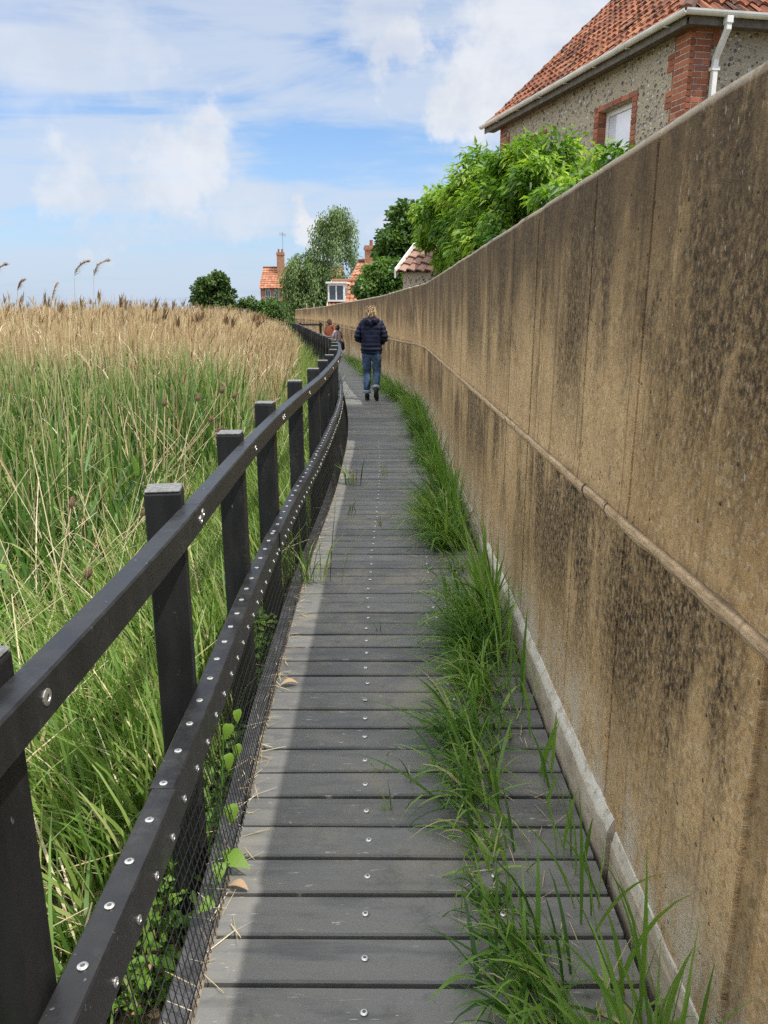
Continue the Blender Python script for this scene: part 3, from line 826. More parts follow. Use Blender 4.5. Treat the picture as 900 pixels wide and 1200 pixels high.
def leaf_shape(n, ctr, nor, dirv, L, W, fold=.25):
    """folded pointed leaves: 6 verts, 2 quads each"""
    side = np.cross(nor, dirv); side /= np.linalg.norm(side, axis=1)[:, None] + 1e-9
    nor = np.cross(dirv, side)
    L_, W_ = L[:, None], W[:, None]
    droop = nor * (-.14 * L_)
    base = ctr; m1 = ctr + dirv * L_ * .42; tip = ctr + dirv * L_ + droop
    l1 = ctr + dirv * L_ * .40 - side * W_ * .5 + nor * W_ * fold; r1 = ctr + dirv * L_ * .40 + side * W_ * .5 + nor * W_ * fold
    V = np.stack([base, l1, tip, r1, m1], 1).reshape(-1, 3)
    b = (np.arange(n) * 5)[:, None]
    F = np.concatenate([b + np.array([[0, 4, 2, 1]]), b + np.array([[0, 3, 2, 4]])], 1).reshape(-1, 4)
    return V, F
def unit(a): return a / (np.linalg.norm(a, axis=1)[:, None] + 1e-9)

def build_cover():
    # low broad-leaved herbs behind the netting and by the near fence, taller clump of herbs further out
    def herbs(N, y0, y1, e0, e1, h, smin, smax, thr):
        B, e, y = field(N, y0, y1, e0, e1); cl = nz(B[:, 0], B[:, 1], 1.6, 2); keep = cl > thr; B = B[keep]; cl = cl[keep]; n = len(B)
        B[:, 2] += rng.random(n) ** .7 * (h * (.6 + cl))
        az = rng.uniform(0, 6.28, n); d = unit(np.stack([np.cos(az), np.sin(az), rng.normal(.1, .4, n)], 1))
        nor = unit(np.stack([rng.normal(0, .45, n), rng.normal(0, .45, n), np.ones(n)], 1))
        L = rng.uniform(smin, smax, n)
        V, F = leaf_shape(n, B, nor, d, L, L * rng.uniform(.45, .75, n))
        return V, F, {'rnd': np.repeat(np.clip(rng.normal(.5, .25, n), 0, 1), 5), 't': np.zeros(n * 5)}
    V, F, at = join([herbs(9000, .3, 4.2, .14, .9, .34, .025, .06, -.25), herbs(14000, 2.0, 6.5, 1.2, 5.0, .8, .03, .07, .02)])
    o = np_mesh('ground_cover', V, F, M_HERB, attrs=at)
    tag(o, 'low bright green broad-leaved herbs behind the netting and under the reeds', 'ground cover', kind='stuff')
    n = 7000
    B, e, y = field(n, .3, 6, .12, 2.6); B[:, 2] += rng.uniform(.02, .07, n)
    az = rng.uniform(0, 6.28, n); d = unit(np.stack([np.cos(az), np.sin(az), rng.normal(0, .25, n)], 1)); nor = unit(np.stack([rng.normal(0, .5, n), rng.normal(0, .5, n), np.ones(n)], 1))
    L = rng.uniform(.03, .08, n); V, F = leaf_shape(n, B, nor, d, L, L * .45)
    o = np_mesh('leaf_litter', V, F, M_LITTER, attrs={'rnd': np.repeat(rng.random(n), 5), 't': np.zeros(n * 5)})
    tag(o, 'brown dead leaves littering the marsh floor by the fence', 'leaf litter', kind='stuff')

def build_verge():
    """grass pushing up through the boards along the foot of the wall"""
    parts = []
    # clumps: y, half length along, spread out from the wall, height, count
    cl = [(1.2, .22, .22, .12, .27, 230), (1.5, .12, .30, .09, .25, 90), (1.74, .05, .35, .05, .12, 40), (1.95, .10, .33, .06, .17, 45), (2.2, .14, .34, .07, .27, 95), (2.5, .14, .34, .07, .30, 130), (2.62, .08, .24, .06, .2, 30),
          (2.92, .16, .25, .08, .28, 150), (3.3, .18, .21, .09, .32, 290), (3.62, .14, .16, .07, .40, 190), (4.1, .2, .26, .1, .13, 40), (4.5, .2, .2, .09, .15, 45), (5.0, .15, .2, .10, .33, 280), (5.5, .22, .21, .11, .36, 480), (6.1, .22, .18, .10, .33, 380), (6.75, .18, .12, .06, .22, 130),
          (7.4, .25, .14, .07, .26, 230), (8.0, .28, .16, .08, .31, 380), (8.9, .3, .13, .06, .25, 260), (9.7, .3, .16, .09, .32, 400), (10.7, .35, .14, .07, .27, 330), (11.7, .4, .17, .10, .34, 450), (12.8, .45, .15, .09, .31, 450), (14, .6, .17, .1, .35, 650), (15.6, .9, .17, .11, .36, 800), (17.5, 1, .2, .12, .38, 700), (20, 2, .2, .12, .36, 700), (24, 3, .2, .12, .34, 700)]
    for (yc, hy, off, sp, h, n) in cl:
        y = yc + rng.normal(0, hy * .55, n); o = np.clip(off + rng.normal(0, sp * .6, n), .068, .6)
        x = wall_x(y) - o
        # blades rise through the gaps between boards
        B = np.stack([x, y, np.array([zd(a) for a in y]) - .01], 1)
        L = np.clip(rng.normal(h * .86, h * .3, n), .06, h * 1.7)
        az = rng.normal(math.pi, 1.0, n) + rng.choice([0, .6, -.6], n)
        W = rng.uniform(.006, .0145, n) * (1 if yc < 8 else 1.3)
        parts.append(ribbons(B, L, W, az, rng.uniform(.1, 1.0, n), rng.uniform(.5, 2.1, n), 6 if yc < 5 else 4, .1, rnd=np.clip(rng.normal(.42 + .14 * math.sin(yc * 7), .28, n), 0, 1)))
    # taller reeds hard against the wall
    for (yc, n, h) in ((1.2, 30, .5), (1.75, 14, .36), (2.2, 8, .3), (2.8, 12, .36), (3.5, 46, .56), (4.0, 16, .5), (5.4, 40, .42), (6.2, 40, .4), (7, 40, .4), (8, 40, .4), (9, 40, .4), (10.2, 40, .4), (11.5, 40, .4)):
        y = yc + rng.normal(0, .16 if yc < 4.5 else .4, n); x = wall_x(y) - rng.uniform(.065, .14, n)
        B = np.stack([x, y, np.zeros(n)], 1)
        parts.append(ribbons(B, rng.uniform(.6, 1.15, n) * h, rng.uniform(.009, .016, n), rng.normal(3.6, 1.2, n), rng.uniform(.0, .35, n), rng.uniform(.0, .8, n), 6, .08, rnd=rng.uniform(.2, .7, n)))
    V, F, at = join(parts)
    o = np_mesh('wall_foot_grass', V, F, M_SHADEGRASS, attrs=at)
    tag(o, 'overgrown green grass spilling over the boards along the foot of the wall', 'grass', kind='stuff')
    # dry bits on the deck edges
    n = 900; y = rng.uniform(.9, 9, n) ; x = deck_l(y) + rng.normal(.004, .016, n)
    m = rng.random(n) < .55; x[m] = wall_x(y[m]) - rng.uniform(.1, .45, m.sum())
    B = np.stack([x, y, np.full(n, .004)], 1); B[:, 2] += rng.uniform(0, .008, n)
    V, F, at = ribbons(B, rng.uniform(.02, .11, n), rng.uniform(.0015, .0045, n), rng.uniform(0, 6.28, n), rng.uniform(1.45, 1.57, n), np.zeros(n), 2, .4)
    o = np_mesh('straw_litter', V, F, M_STRAW, attrs=at)
    tag(o, 'scraps of dry straw caught along the edges of the boards', 'straw litter', kind='stuff')

build_meadow(); build_reeds(); build_cover(); build_verge()

# ------------------------------------------------------------------ single small plants
def tuft(x, y, n, h, label, wide=.006, spread=.03, m=None, lean=.5):
    e = empty('grass_tuft', (x, y, zd(y)))
    B = np.stack([rng.normal(0, spread, n), rng.normal(0, spread * .25, n), np.full(n, -.012)], 1)
    V, F, at = ribbons(B, rng.uniform(.5, 1.1, n) * h, rng.uniform(.7, 1.3, n) * wide, rng.uniform(0, 6.28, n), rng.uniform(0, lean, n), rng.uniform(.2, 1.3, n), 5, .08)
    o = np_mesh('blades', V, F, m or M_SHADEGRASS, e, attrs=at); tag(e, label, 'grass tuft', 'grass tufts in the gaps of the boards')
tuft(-.40, 4.28, 26, .42, 'tall pale tuft growing up through the netting foot by the fence', .009, .07, M_GRASS, .35)
tuft(.02, 2.14, 5, .12, 'small sprig of two or three blades beside the second screw row, middle of the deck', .006, .012)
tuft(.10, 2.30, 5, .12, 'short sprig on the open boards between the screw row and the verge grass', .006, .012)
tuft(-.02, 2.36, 3, .10, 'tiny bent sprig between boards near the row of centre screws', .005, .01)
tuft(.20, 1.70, 5, .22, 'thin arching yellow-green sprig lying over a board by the verge', .006, .02, M_GRASS)
tuft(-.02, 3.55, 3, .10, 'tiny upright sprig in a far gap mid deck before the bushy verge', .005, .01)
tuft(-.31, 6.9, 16, .3, 'small leafy tuft at the fence side where the rail starts to curve', .010, .05, M_GRASS)
tuft(-.28, 5.9, 10, .16, 'low spreading tuft on the deck just beyond the tall fence-side tuft', .007, .06, M_GRASS)
tuft(.02, 7.3, 6, .2, 'thin dark sprig standing mid deck some boards before the walker', .008, .02)
tuft(-.02, 5.5, 5, .13, 'short dark sprig mid deck between the low fence tuft and the verge', .007, .02)

def seed_head(mb, base, L, az, droop):
    """one drooping one-sided reed plume"""
    pass
def reed_stalk(x, y, h, az, label, droop=1.2, size=.22, stem_lean=.04):
    e = empty('reed_stalk', (x, y, MARSH))
    k = 12; pts = []; p = Vector((0, 0, 0)); hd = Vector((math.cos(az), math.sin(az), 0))
    for i in range(k + 1):
        th = stem_lean + .05 * (i / k); pts.append(p.copy()); p = p + (hd * math.sin(th) + Vector((0, 0, 1)) * math.cos(th)) * (h / k)
    mb = MB(); mb.tube(pts, [.0035 - .0018 * i / k for i in range(k + 1)], 5); mb.build('stem', M_TEASELSTEM, e)
    # plume: many short drooping filaments along an arching axis
    n = 170; f = rng.random(n) ** .8
    ax = []; q = pts[-1].copy(); 
    for i in range(9):
        th = .15 + droop * (i / 8) ** .9; ax.append(q.copy()); q = q + (hd * math.sin(th) + Vector((0, 0, 1)) * math.cos(th)) * (size / 8)
    ax = np.array([tuple(a) for a in ax])
    B = np.stack([np.interp(f, np.linspace(0, 1, 9), ax[:, c]) for c in range(3)], 1)
    V, F, at = ribbons(B, rng.uniform(.04, .10, n) * (1.15 - f * .5), rng.uniform(.004, .008, n), az + rng.normal(0, .5, n), rng.uniform(.3, 1.2, n), rng.uniform(.5, 1.6, n), 4, .15)
    np_mesh('plume', V, F, M_PLUME, e, attrs=at)
    tag(e, label, 'reed', 'tall reed stalks above the reed bed')
reed_stalk(-3.62, 9.0, 2.37, .05, 'tall drooping reed plume high against the sky, shorter partner of a nodding pair', 1.5, .26)
reed_stalk(-3.42, 9.05, 2.38, .02, 'tall drooping reed plume of the nodding pair that arches over toward the fence', 1.55, .27)
reed_stalk(-4.35, 9.2, 2.22, -.1, 'slim upright reed with a small nodding head, lone above the reeds', 1.2, .16)
reed_stalk(-4.15, 9.4, 2.12, 1.0, 'leaning reed with a feathery upright plume beside the lone slim reed', .6, .24, .10)
reed_stalk(-4.52, 9.0, 2.36, .1, 'reed plume jutting in at the picture edge above the reeds', 1.5, .22)

def teasel(base, heads, label):
    b = Vector(base); e = empty('teasel', b)
    top = Vector(heads[-1]) - b
    ctrl = [Vector((0, 0, 0)), top * .5 + Vector((0, 0, -.05)), top * .88]
    mb = MB(); pts = [ctrl[0].lerp(ctrl[1], t).lerp(ctrl[1].lerp(ctrl[2], t), t) for t in np.linspace(0, 1, 8)]
    mb.tube(pts, [.0055 - .0025 * t for t in np.linspace(0, 1, 8)], 6)
    ends = []
    for i, h in enumerate(heads):
        h = Vector(h) - b; s = pts[-1] if i == len(heads) - 1 else pts[3 + (i % 4)]
        mb.tube([s, s.lerp(h, .5) + Vector((0, 0, -.015)), h], .0028, 5); ends.append((h, (h - s).normalized()))
    mb.build('stem', M_TEASELSTEM, e)
    for h, d in ends:
        bm = bmesh.new(); bmesh.ops.create_icosphere(bm, subdivisions=3, radius=1)
        for v in bm.verts:
            c = v.co; rr = .0145 * (1 - .3 * c.z) ; v.co = Vector((c.x * rr, c.y * rr, c.z * .031))
            v.co *= 1 + .22 * mnoise.noise(v.co * 330)
        # spiny bracts at the foot
        for k in range(9):
            a = k * 2 * math.pi / 9; r0 = Vector((math.cos(a), math.sin(a), 0))
            v1 = bm.verts.new(r0 * .008 + Vector((0, 0, -.036))); v2 = bm.verts.new(r0.cross(Vector((0, 0, 1))) * .003 + r0 * .01 + Vector((0, 0, -.034))); v3 = bm.verts.new(r0 * .030 + Vector((0, 0, .004)))
            bm.faces.new((v1, v2, v3))
        M = Matrix.Translation(h + d * .035) @ d.to_track_quat('Z', 'Y').to_matrix().to_4x4()
        bm.transform(M); me = bpy.data.meshes.new('seed_head'); bm.to_mesh(me); bm.free(); me.materials.append(M_TEASEL); link(bpy.data.objects.new('seed_head', me), e)
    tag(e, label, 'teasel', 'dried teasels beside the fence')
teasel((-2.35, 5.3, -.4), [(-1.35, 5.9, .72), (-1.28, 5.85, .65), (-1.27, 6.0, .93), (-1.18, 6.0, .89)], 'leaning dried teasel with four brown heads reaching over the second fence post')
teasel((-2.3, 3.5, -.4), [(-1.25, 4.1, .50), (-1.36, 4.15, .44)], 'fallen dried teasel with two heads just above the nearest tall post top')
teasel((-1.7, 5.0, -.4), [(-1.58, 5.55, .88), (-1.38, 5.7, .90)], 'upright dried teasel with two small heads between reeds and leaning teasel')
teasel((-1.7, 3.3, -.4), [(-1.46, 3.55, .28), (-1.62, 3.85, .56)], 'low dried teasel with two dark heads out in the straw below the reeds')

def heart_leaf(c, nrm, d, s):
    """bindweed leaf outline with a raised fold"""
    nrm = Vector(nrm).normalized(); d = Vector(d); d = (d - nrm * d.dot(nrm)).normalized(); sd = nrm.cross(d)
    out = [(0, 0), (-.16, .14), (-.22, .30), (-.16, .46), (0, .56), (.2, .54), (.42, .42), (.65, .25), (.85, .12), (1.05, 0)]
    V = []; mid = None
    L = [Vector(c) + d * s * a + sd * s * b * .8 + nrm * s * (b * .22 - .18 * a * a) for a, b in out]
    Rr = [Vector(c) + d * s * a - sd * s * b * .8 + nrm * s * (b * .22 - .18 * a * a) for a, b in out]
    return L, Rr
def bindweed():
    b = Vector((-.50, 1.72, -.2)); e = empty('bindweed', b)
    tag(e, 'bindweed with bright heart shaped leaves climbing through the netting onto the boards', 'climbing plant')
    stem = [(-.52, 1.60, -.3), (-.50, 1.72, -.05), (-.47, 1.86, .07), (-.475, 1.98, .20), (-.49, 2.1, .30)]
    mb = MB(); mb.tube([Vector(p) - b for p in stem], .002, 5)
    mb.tube([Vector(stem[1]) - b, Vector((-.44, 1.83, .05)) - b, Vector((-.40, 1.9, .03)) - b], .0018, 5)
    mb.tube([Vector(stem[2]) - b, Vector((-.45, 1.7, .03)) - b], .0018, 5); mb.build('stem', M_HERB, e, attrs=None)
    leaves = [((-.455, 1.80, .07), (.35, -.5, .8), (.3, -.8, -.1), .055), ((-.43, 1.86, .05), (-.1, -.45, .9), (.8, -.4, -.15), .075), ((-.455, 1.68, .06), (.4, -.5, .8), (-.1, -.6, .3), .05),
              ((-.46, 2.0, .11), (.5, -.7, .5), (.1, -.3, -.9), .065), ((-.48, 2.08, .23), (.6, -.7, .3), (.2, -.2, -.9), .06), ((-.485, 2.14, .30), (.6, -.7, .3), (-.2, -.3, -.8), .055),
              ((-.49, 2.3, .26), (.7, -.6, .3), (.1, -.2, -.9), .05), ((-.46, 1.92, .02), (.6, -.6, .4), (.2, -.5, -.6), .045), ((-.48, 2.22, .18), (.6, -.7, .3), (.3, -.3, -.8), .05)]
    for c, nn, d, s in leaves:
        L, Rr = heart_leaf(Vector(c) - b, nn, d, s * .8); V = L + Rr; n = len(L)
        F = [(i, i+1, n+i+1, n+i) for i in range(n-1)]
        o = mesh_obj('leaf', V, F, M_HERB, e, attrs={'rnd': [.75] * len(V), 't': [0] * len(V)})
bindweed()

def dead_leaf(x, y, s, az, label):
    e = empty('dead_leaf', (x, y, .006), az)
    V = []; F = []; k = 6
    for i in range(k + 1):
        t = i / k; w = s * .22 * math.sin(math.pi * min(1, t * .95 + .05)) + .001; z = .012 * math.sin(t * 3) 
        V += [(t * s, -w, z + w * .6), (t * s, 0, z), (t * s, w, z + w * .6)]
    for i in range(k):
        a = i * 3; F += [(a, a+3, a+4, a+1), (a+1, a+4, a+5, a+2)]
    mesh_obj('blade', V, F, M_LITTER, e, attrs={'rnd': [.9] * len(V), 't': [0] * len(V)})
    tag(e, label, 'dead leaf', 'dead leaves on the boards')
dead_leaf(-.44, 2.98, .075, .2, 'curled tan dead leaf on the boards by the netting, farther of two')
dead_leaf(-.43, 1.80, .06, -.3, 'frayed tan dead leaf on the boards beneath the bindweed')

# ------------------------------------------------------------------ trees and shrubs
def crown_points(ells, nclump, rc, seed):
    """clump centres spread over and inside a union of ellipsoids"""
    g = np.random.default_rng(seed); C = []; Nn = []
    vol = np.array([e[3] * e[4] * e[5] for e in ells]); pr = vol ** .67; pr /= pr.sum()
    while len(C) < nclump:
        e = ells[g.choice(len(ells), p=pr)]
        d = g.normal(size=3); d /= np.linalg.norm(d)
        rad = g.uniform(.45, 1.06) ** .6
        p = np.array(e[:3]) + d * np.array(e[3:]) * rad
        C.append(p); Nn.append(d)
    return np.array(C), np.array(Nn)
def foliage(C, Nn, per, rc, Lr, Wk, seed, droop=.2, up=.35, flat=.8, kt=.2):
    g = np.random.default_rng(seed); n = len(C) * per
    ci = np.repeat(np.arange(len(C)), per)
    d = g.normal(size=(n, 3)); d = unit(d); rr = g.random(n) ** .45
    size = (g.uniform(.6, 1.25, len(C)) * rc)[ci]
    P = C[ci] + d * np.array([1, 1, flat]) * (size * rr)[:, None]
    out = unit(d * .8 + Nn[ci] * .5 + g.normal(0, .45, (n, 3)))
    dirv = unit(out * np.array([1, 1, .6]) + np.array([0, 0, -droop]) + g.normal(0, .3, (n, 3)))
    nor = unit(out * .6 + np.array([0, 0, up]) + g.normal(0, .35, (n, 3)))
    L = g.uniform(*Lr, n)
    V, F = leaf_shape(n, P, nor, dirv, L, L * Wk)
    tone = g.normal(.5, kt, len(C))[ci] + g.normal(0, .16, n)
    return V, F, {'rnd': np.repeat(np.clip(tone, 0, 1), 5), 't': np.zeros(n * 5)}
def limbs(base, C, r0, n, seed, m, parent, split=.4, trunk_to=None):
    g = np.random.default_rng(seed); mb = MB(); b = Vector(base)
    top = Vector(trunk_to) if trunk_to is not None else Vector(C.mean(0))
    k = 7; pts = [b.lerp(top, t) + Vector((g.normal(0, .03), g.normal(0, .03), 0)) * (top - b).length * .4 * (1 if 0 < t < 1 else 0) for t in np.linspace(0, 1, k)]
    mb.tube([p - b for p in pts], [r0 * (1 - .75 * t) for t in np.linspace(0, 1, k)], 8)
    trunk = mb.build('trunk', m, parent, smooth=True)
    mb = MB()
    for i in g.choice(len(C), min(n, len(C)), replace=False):
        s = pts[int(g.integers(2, k - 1))]; e = Vector(C[i]); mid = s.lerp(e, .5) + Vector((g.normal(0, .05), g.normal(0, .05), .08)) * (e - s).length
        mb.tube([s - b, s.lerp(mid, .6) - b, mid - b, mid.lerp(e, .6) - b, e - b], [r0 * .38, r0 * .3, r0 * .22, r0 * .13, r0 * .05], 5)
    mb.build('limbs', m, parent, smooth=True)
def tree(name, base, ells, nclump, per, rc, Lr, Wk, m, bark, label, cat, seed, r0=.08, nl=20, trunk_to=None, **kw):
    group = kw.pop('group', None)
    e = empty(name, base); C, Nn = crown_points(ells, nclump, rc, seed)
    limbs(base, C, r0, nl, seed + 1, bark, e, trunk_to=trunk_to)
    V, F, at = foliage(C, Nn, per, rc, Lr, Wk, seed + 2, **kw)
    np_mesh('crown', V - np.array(base), F, m, e, attrs=at)
    tag(e, label, cat, group); return e

tree('laurel_bush', (1.55, 9.6, MARSH), [(1.02, 11.3, 2.72, .55, .85, .55), (1.30, 11.0, 2.3, .5, .9, .6), (1.42, 9.5, 2.45, .66, 1.1, .82), (2.0, 7.7, 2.3, .60, 1.0, .66), (1.66, 8.6, 2.4, .68, .9, .80), (1.2, 10.2, 2.9, .4, .5, .5)],
     430, 130, .19, (.065, .125), .38, M_LAUREL, M_BARK, 'large glossy bright green bush spilling over the top of the wall', 'bush', 21, .07, 40, droop=.5, up=.85, kt=.26)
tree('sycamore_tree', (1.2, 34, MARSH), [(.9, 34, 3.6, .95, 1.2, 1.4), (1.85, 34.5, 4.1, 1.3, 1.3, 1.4), (.40, 33.8, 3.9, .62, .9, .9), (2.3, 34.6, 5.0, 1.1, 1.1, 1.1), (1.0, 34, 5.1, .6, .8, .7)],
     270, 75, .40, (.15, .24), .8, M_DARKLEAF, M_BARK, 'dark leafy tree standing beyond the glossy bush and above the shed', 'tree', 31, .14, 30)
tree('ivy_bush', (-.15, 30.4, MARSH), [(-.30, 30.4, 2.3, .68, .7, .95), (.35, 30.6, 2.6, .62, .7, .9), (-.72, 30.8, 2.1, .32, .5, .65), (.1, 30.4, 1.4, .8, .7, .8)],
     240, 70, .25, (.10, .17), .75, M_IVY, M_BARK, 'rounded ivy covered bush behind the wall between shed and dormer', 'bush', 41, .06, 20)

def birch():
    base = (-4.76, 66, -1.25); e = empty('birch_tree', base); e.scale = (1.4,) * 3; g = np.random.default_rng(77); b = np.array(base)
    tag(e, 'tall feathery weeping birch in front of the chimneyed house', 'tree')
    mb = MB(); top = Vector((-2.9, 47, 6.6)); bb = Vector(base)
    forks = []
    mb.tube([(0, 0, 0), (.05, 0, 2), (.25, 0, 4), (.45, 0, 6), (.7, 0, 7.2)], [.16, .13, .10, .06, .02], 8)
    mb.tube([(0, 0, .3), (-.5, .1, 1.8), (-1.1, .1, 3.2), (-1.5, .1, 4.6)], [.12, .09, .06, .02], 7)
    mb.build('trunk', M_BIRCHBARK, e, smooth=True)
    axes = [((0, 0, 0), (.25, 0, 4), (.7, 0, 7.2), (.35, 1.0)), ((0, 0, .3), (-1.1, .1, 3.2), (-1.6, .1, 4.9), (.2, 1.0))]
    lm = MB(); C = []; N = []
    for ai, (a, m_, t_, (f0, f1)) in enumerate(axes):
        a, m_, t_ = Vector(a), Vector(m_), Vector(t_)
        for i in range(38 if ai == 0 else 30):
            f = g.uniform(f0, f1); s = a.lerp(m_, f).lerp(m_.lerp(t_, f), f)
            az = g.uniform(0, 6.28); reach = (2.7 if ai == 0 else 2.2) * (1.08 - f) ** .5 * g.uniform(.5, 1.05)
            h = Vector((math.cos(az), math.sin(az), 0))
            p1 = s + h * reach * .5 + Vector((0, 0, reach * .35)); p2 = s + h * reach + Vector((0, 0, reach * .25)); dr = g.uniform(.8, 2.0)
            p3 = p2 + h * .15 + Vector((0, 0, -dr))
            lm.tube([s, p1, p2, p2.lerp(p3, .5) + h * .06, p3], [.03, .022, .014, .009, .004], 4)
            for q in range(7):
                t = q / 6; c = p1.lerp(p2, t * 2) if t < .5 else p2.lerp(p3, (t - .5) * 2)
                C.append(tuple(c)); N.append((h.x, h.y, -.3))
    # skirts to the ground
    for i in range(190):
        az = g.uniform(0, 6.28); r = g.uniform(.3, 2.1); zz = g.uniform(.6, 4.3); c = (-1.35 + math.cos(az) * r * (1.1 - zz * .1) + zz * .12, math.sin(az) * r * .8, zz); C.append(c); N.append((math.cos(az), math.sin(az), 0))
    lm.build('limbs', M_BARK, e, smooth=True)
    C = np.array(C); N = unit(np.array(N))
    V, F, at = foliage(C, N, 46, .38, (.12, .2), .45, 5, droop=1.3, flat=1.6)
    np_mesh('crown', V, F, M_BIRCH, e, attrs=at)
birch()
tree('field_tree', (-17.1, 80, MARSH), [(-17.0, 80, 3.5, 1.3, 1.4, 1.6), (-18.3, 80, 3.0, .9, 1.2, 1.2), (-15.9, 80, 3.6, .8, 1.2, 1.2), (-16.6, 80, 4.6, .7, 1, .8), (-17.9, 80, 4.3, .6, 1, .7), (-16.8, 80, 2.0, 1.6, 1.4, 1.2)],
     170, 60, .46, (.22, .36), .75, M_FARLEAF, M_BARK, 'round dark green tree standing alone beyond the reeds', 'tree', 51, .2, 24)
tree('field_bush', (-14.3, 84, MARSH), [(-14.3, 84, 1.5, 1.4, 1.0, 1.3)], 60, 60, .42, (.22, .34), .7, M_FARLEAF, M_BARK, 'small green bush next to the lone round tree', 'bush', 61, .1, 10)
tree('garden_bush', (-12.4, 82, MARSH), [(-12.4, 82, 1.2, 1.5, 1.0, 1.3), (-11, 82, 1.4, 1.0, 1.0, 1.2)], 80, 60, .42, (.22, .34), .7, M_IVY, M_BARK, 'pale green bushes below the windows of the chimneyed house', 'bush', 66, .1, 10)
tree('hedge_bush', (-9.6, 70, MARSH), [(-9.6, 70, .9, 1.3, 1.0, 1.25), (-8.4, 71, 1.0, 1.0, 1.0, 1.1)], 90, 60, .34, (.16, .26), .7, M_DARKLEAF, M_BARK, 'dark low hedge bush at the foot of the birch by the wall end', 'bush', 71, .1, 10)

# ------------------------------------------------------------------ buildings
def brick_blocks(name, blocks, parent, fr, gap=.006, proud=.0):
    """blocks: (u0,u1,d0,d1,z0,z1) individual bricks in one mesh"""
    V, F, A = [], [], []
    for (u0, u1, d0, d1, z0, z1) in blocks:
        mb = MB(); mb.box(u0, u1, d0, d1, z0, z1, fr); n = len(V); V += mb.v; F += [tuple(i+n for i in f) for f in mb.f]; A += [random.random()] * 8
    return mesh_obj(name, V, F, M_BRICK, parent, attrs={'rnd': A}, bevel=.003, segs=1)

def wall_panel(name, fr, u0, u1, z0, z1, depth, holes, m, parent):
    """flint wall slab with real openings; outer face at d=0, inner at d=depth; UV in metres"""
    us = sorted(set([u0, u1] + [h for q in holes for h in q[:2]])); zs = sorted(set([z0, z1] + [h for q in holes for h in q[2:]]))
    V, F, U = [], [], []
    def quad(ps, uvs):
        n = len(V); V.extend([fr(p) for p in ps]); U.extend(uvs); F.append((n, n+1, n+2, n+3))
    for a, b in zip(us, us[1:]):
        for c, d in zip(zs, zs[1:]):
            if any(h[0] <= (a+b)/2 <= h[1] and h[2] <= (c+d)/2 <= h[3] for h in holes): continue
            quad([(a, 0, c), (b, 0, c), (b, 0, d), (a, 0, d)], [(a, c), (b, c), (b, d), (a, d)])
            quad([(b, depth, c), (a, depth, c), (a, depth, d), (b, depth, d)], [(b, c), (a, c), (a, d), (b, d)])
    for h in holes:
        a, b, c, d = h
        quad([(a, 0, c), (a, depth, c), (a, depth, d), (a, 0, d)], [(a, c), (a+depth, c), (a+depth, d), (a, d)])
        quad([(b, depth, c), (b, 0, c), (b, 0, d), (b, depth, d)], [(b, c), (b+depth, c), (b+depth, d), (b, d)])
        quad([(a, 0, d), (a, depth, d), (b, depth, d), (b, 0, d)], [(a, d), (a, d+depth), (b, d+depth), (b, d)])
        quad([(a, depth, c), (a, 0, c), (b, 0, c), (b, depth, c)], [(a, c), (a, c+depth), (b, c+depth), (b, c)])
    quad([(u0, 0, z1), (u1, 0, z1), (u1, depth, z1), (u0, depth, z1)], [(u0, z1)] * 4)
    quad([(u0, 0, z0), (u0, 0, z1), (u0, depth, z1), (u0, depth, z0)], [(u0, z0), (u0, z1), (u0+depth, z1), (u0+depth, z0)])
    quad([(u1, 0, z0), (u1, 0, z1), (u1, depth, z1), (u1, depth, z0)], [(u1, z0), (u1, z1), (u1+depth, z1), (u1+depth, z0)])
    return mesh_obj(name, V, F, m, parent, uv=U)

def pantile_roof(name, fr_pt, a0, a1, run, tanp, m, parent, bound=None, ta=.175, tr=.205, amp=.024):
    """fr_pt(a, r, h): point along eave a, up-run r, height h above the slope plane"""
    na = int((a1 - a0) / ta * 8); rows = int(run / tr)
    V, F, A = [], [], []
    avals = np.linspace(a0, a1, na + 1)
    for j in range(rows):
        r0, r1 = j * tr, (j + 1) * tr + .03
        jit = random.uniform(-.01, .01)
        tilt = {}
        for i in range(na):
            am = (avals[i] + avals[i+1]) / 2
            if bound and not bound(am, (r0 + r1) / 2): continue
            tid = int((am + 50 + jit) / ta)
            if tid not in tilt: tilt[tid] = (random.gauss(0, .008), random.random())
            dz, rn = tilt[tid]
            ps = []
            for (aa, rr, lift) in ((avals[i], r0, .045), (avals[i+1], r0, .045), (avals[i+1], r1, .0), (avals[i], r1, .0), (avals[i], r0, .012), (avals[i+1], r0, .012)):
                ph = ((aa + 50 + jit) / ta) % 1.0
                if aa == avals[i+1] and ph < 1e-6: ph = 1.0
                w = amp * (math.sin(2 * math.pi * ph) + .35 * math.sin(4 * math.pi * ph + .6))
                ps.append(fr_pt(aa, rr, lift + w + dz))
            n = len(V); V += ps; A += [rn] * 6
            F.append((n, n+1, n+2, n+3)); F.append((n+4, n+5, n+1, n))
    return mesh_obj(name, V, F, m, parent, attrs={'rnd': A}, smooth=False)

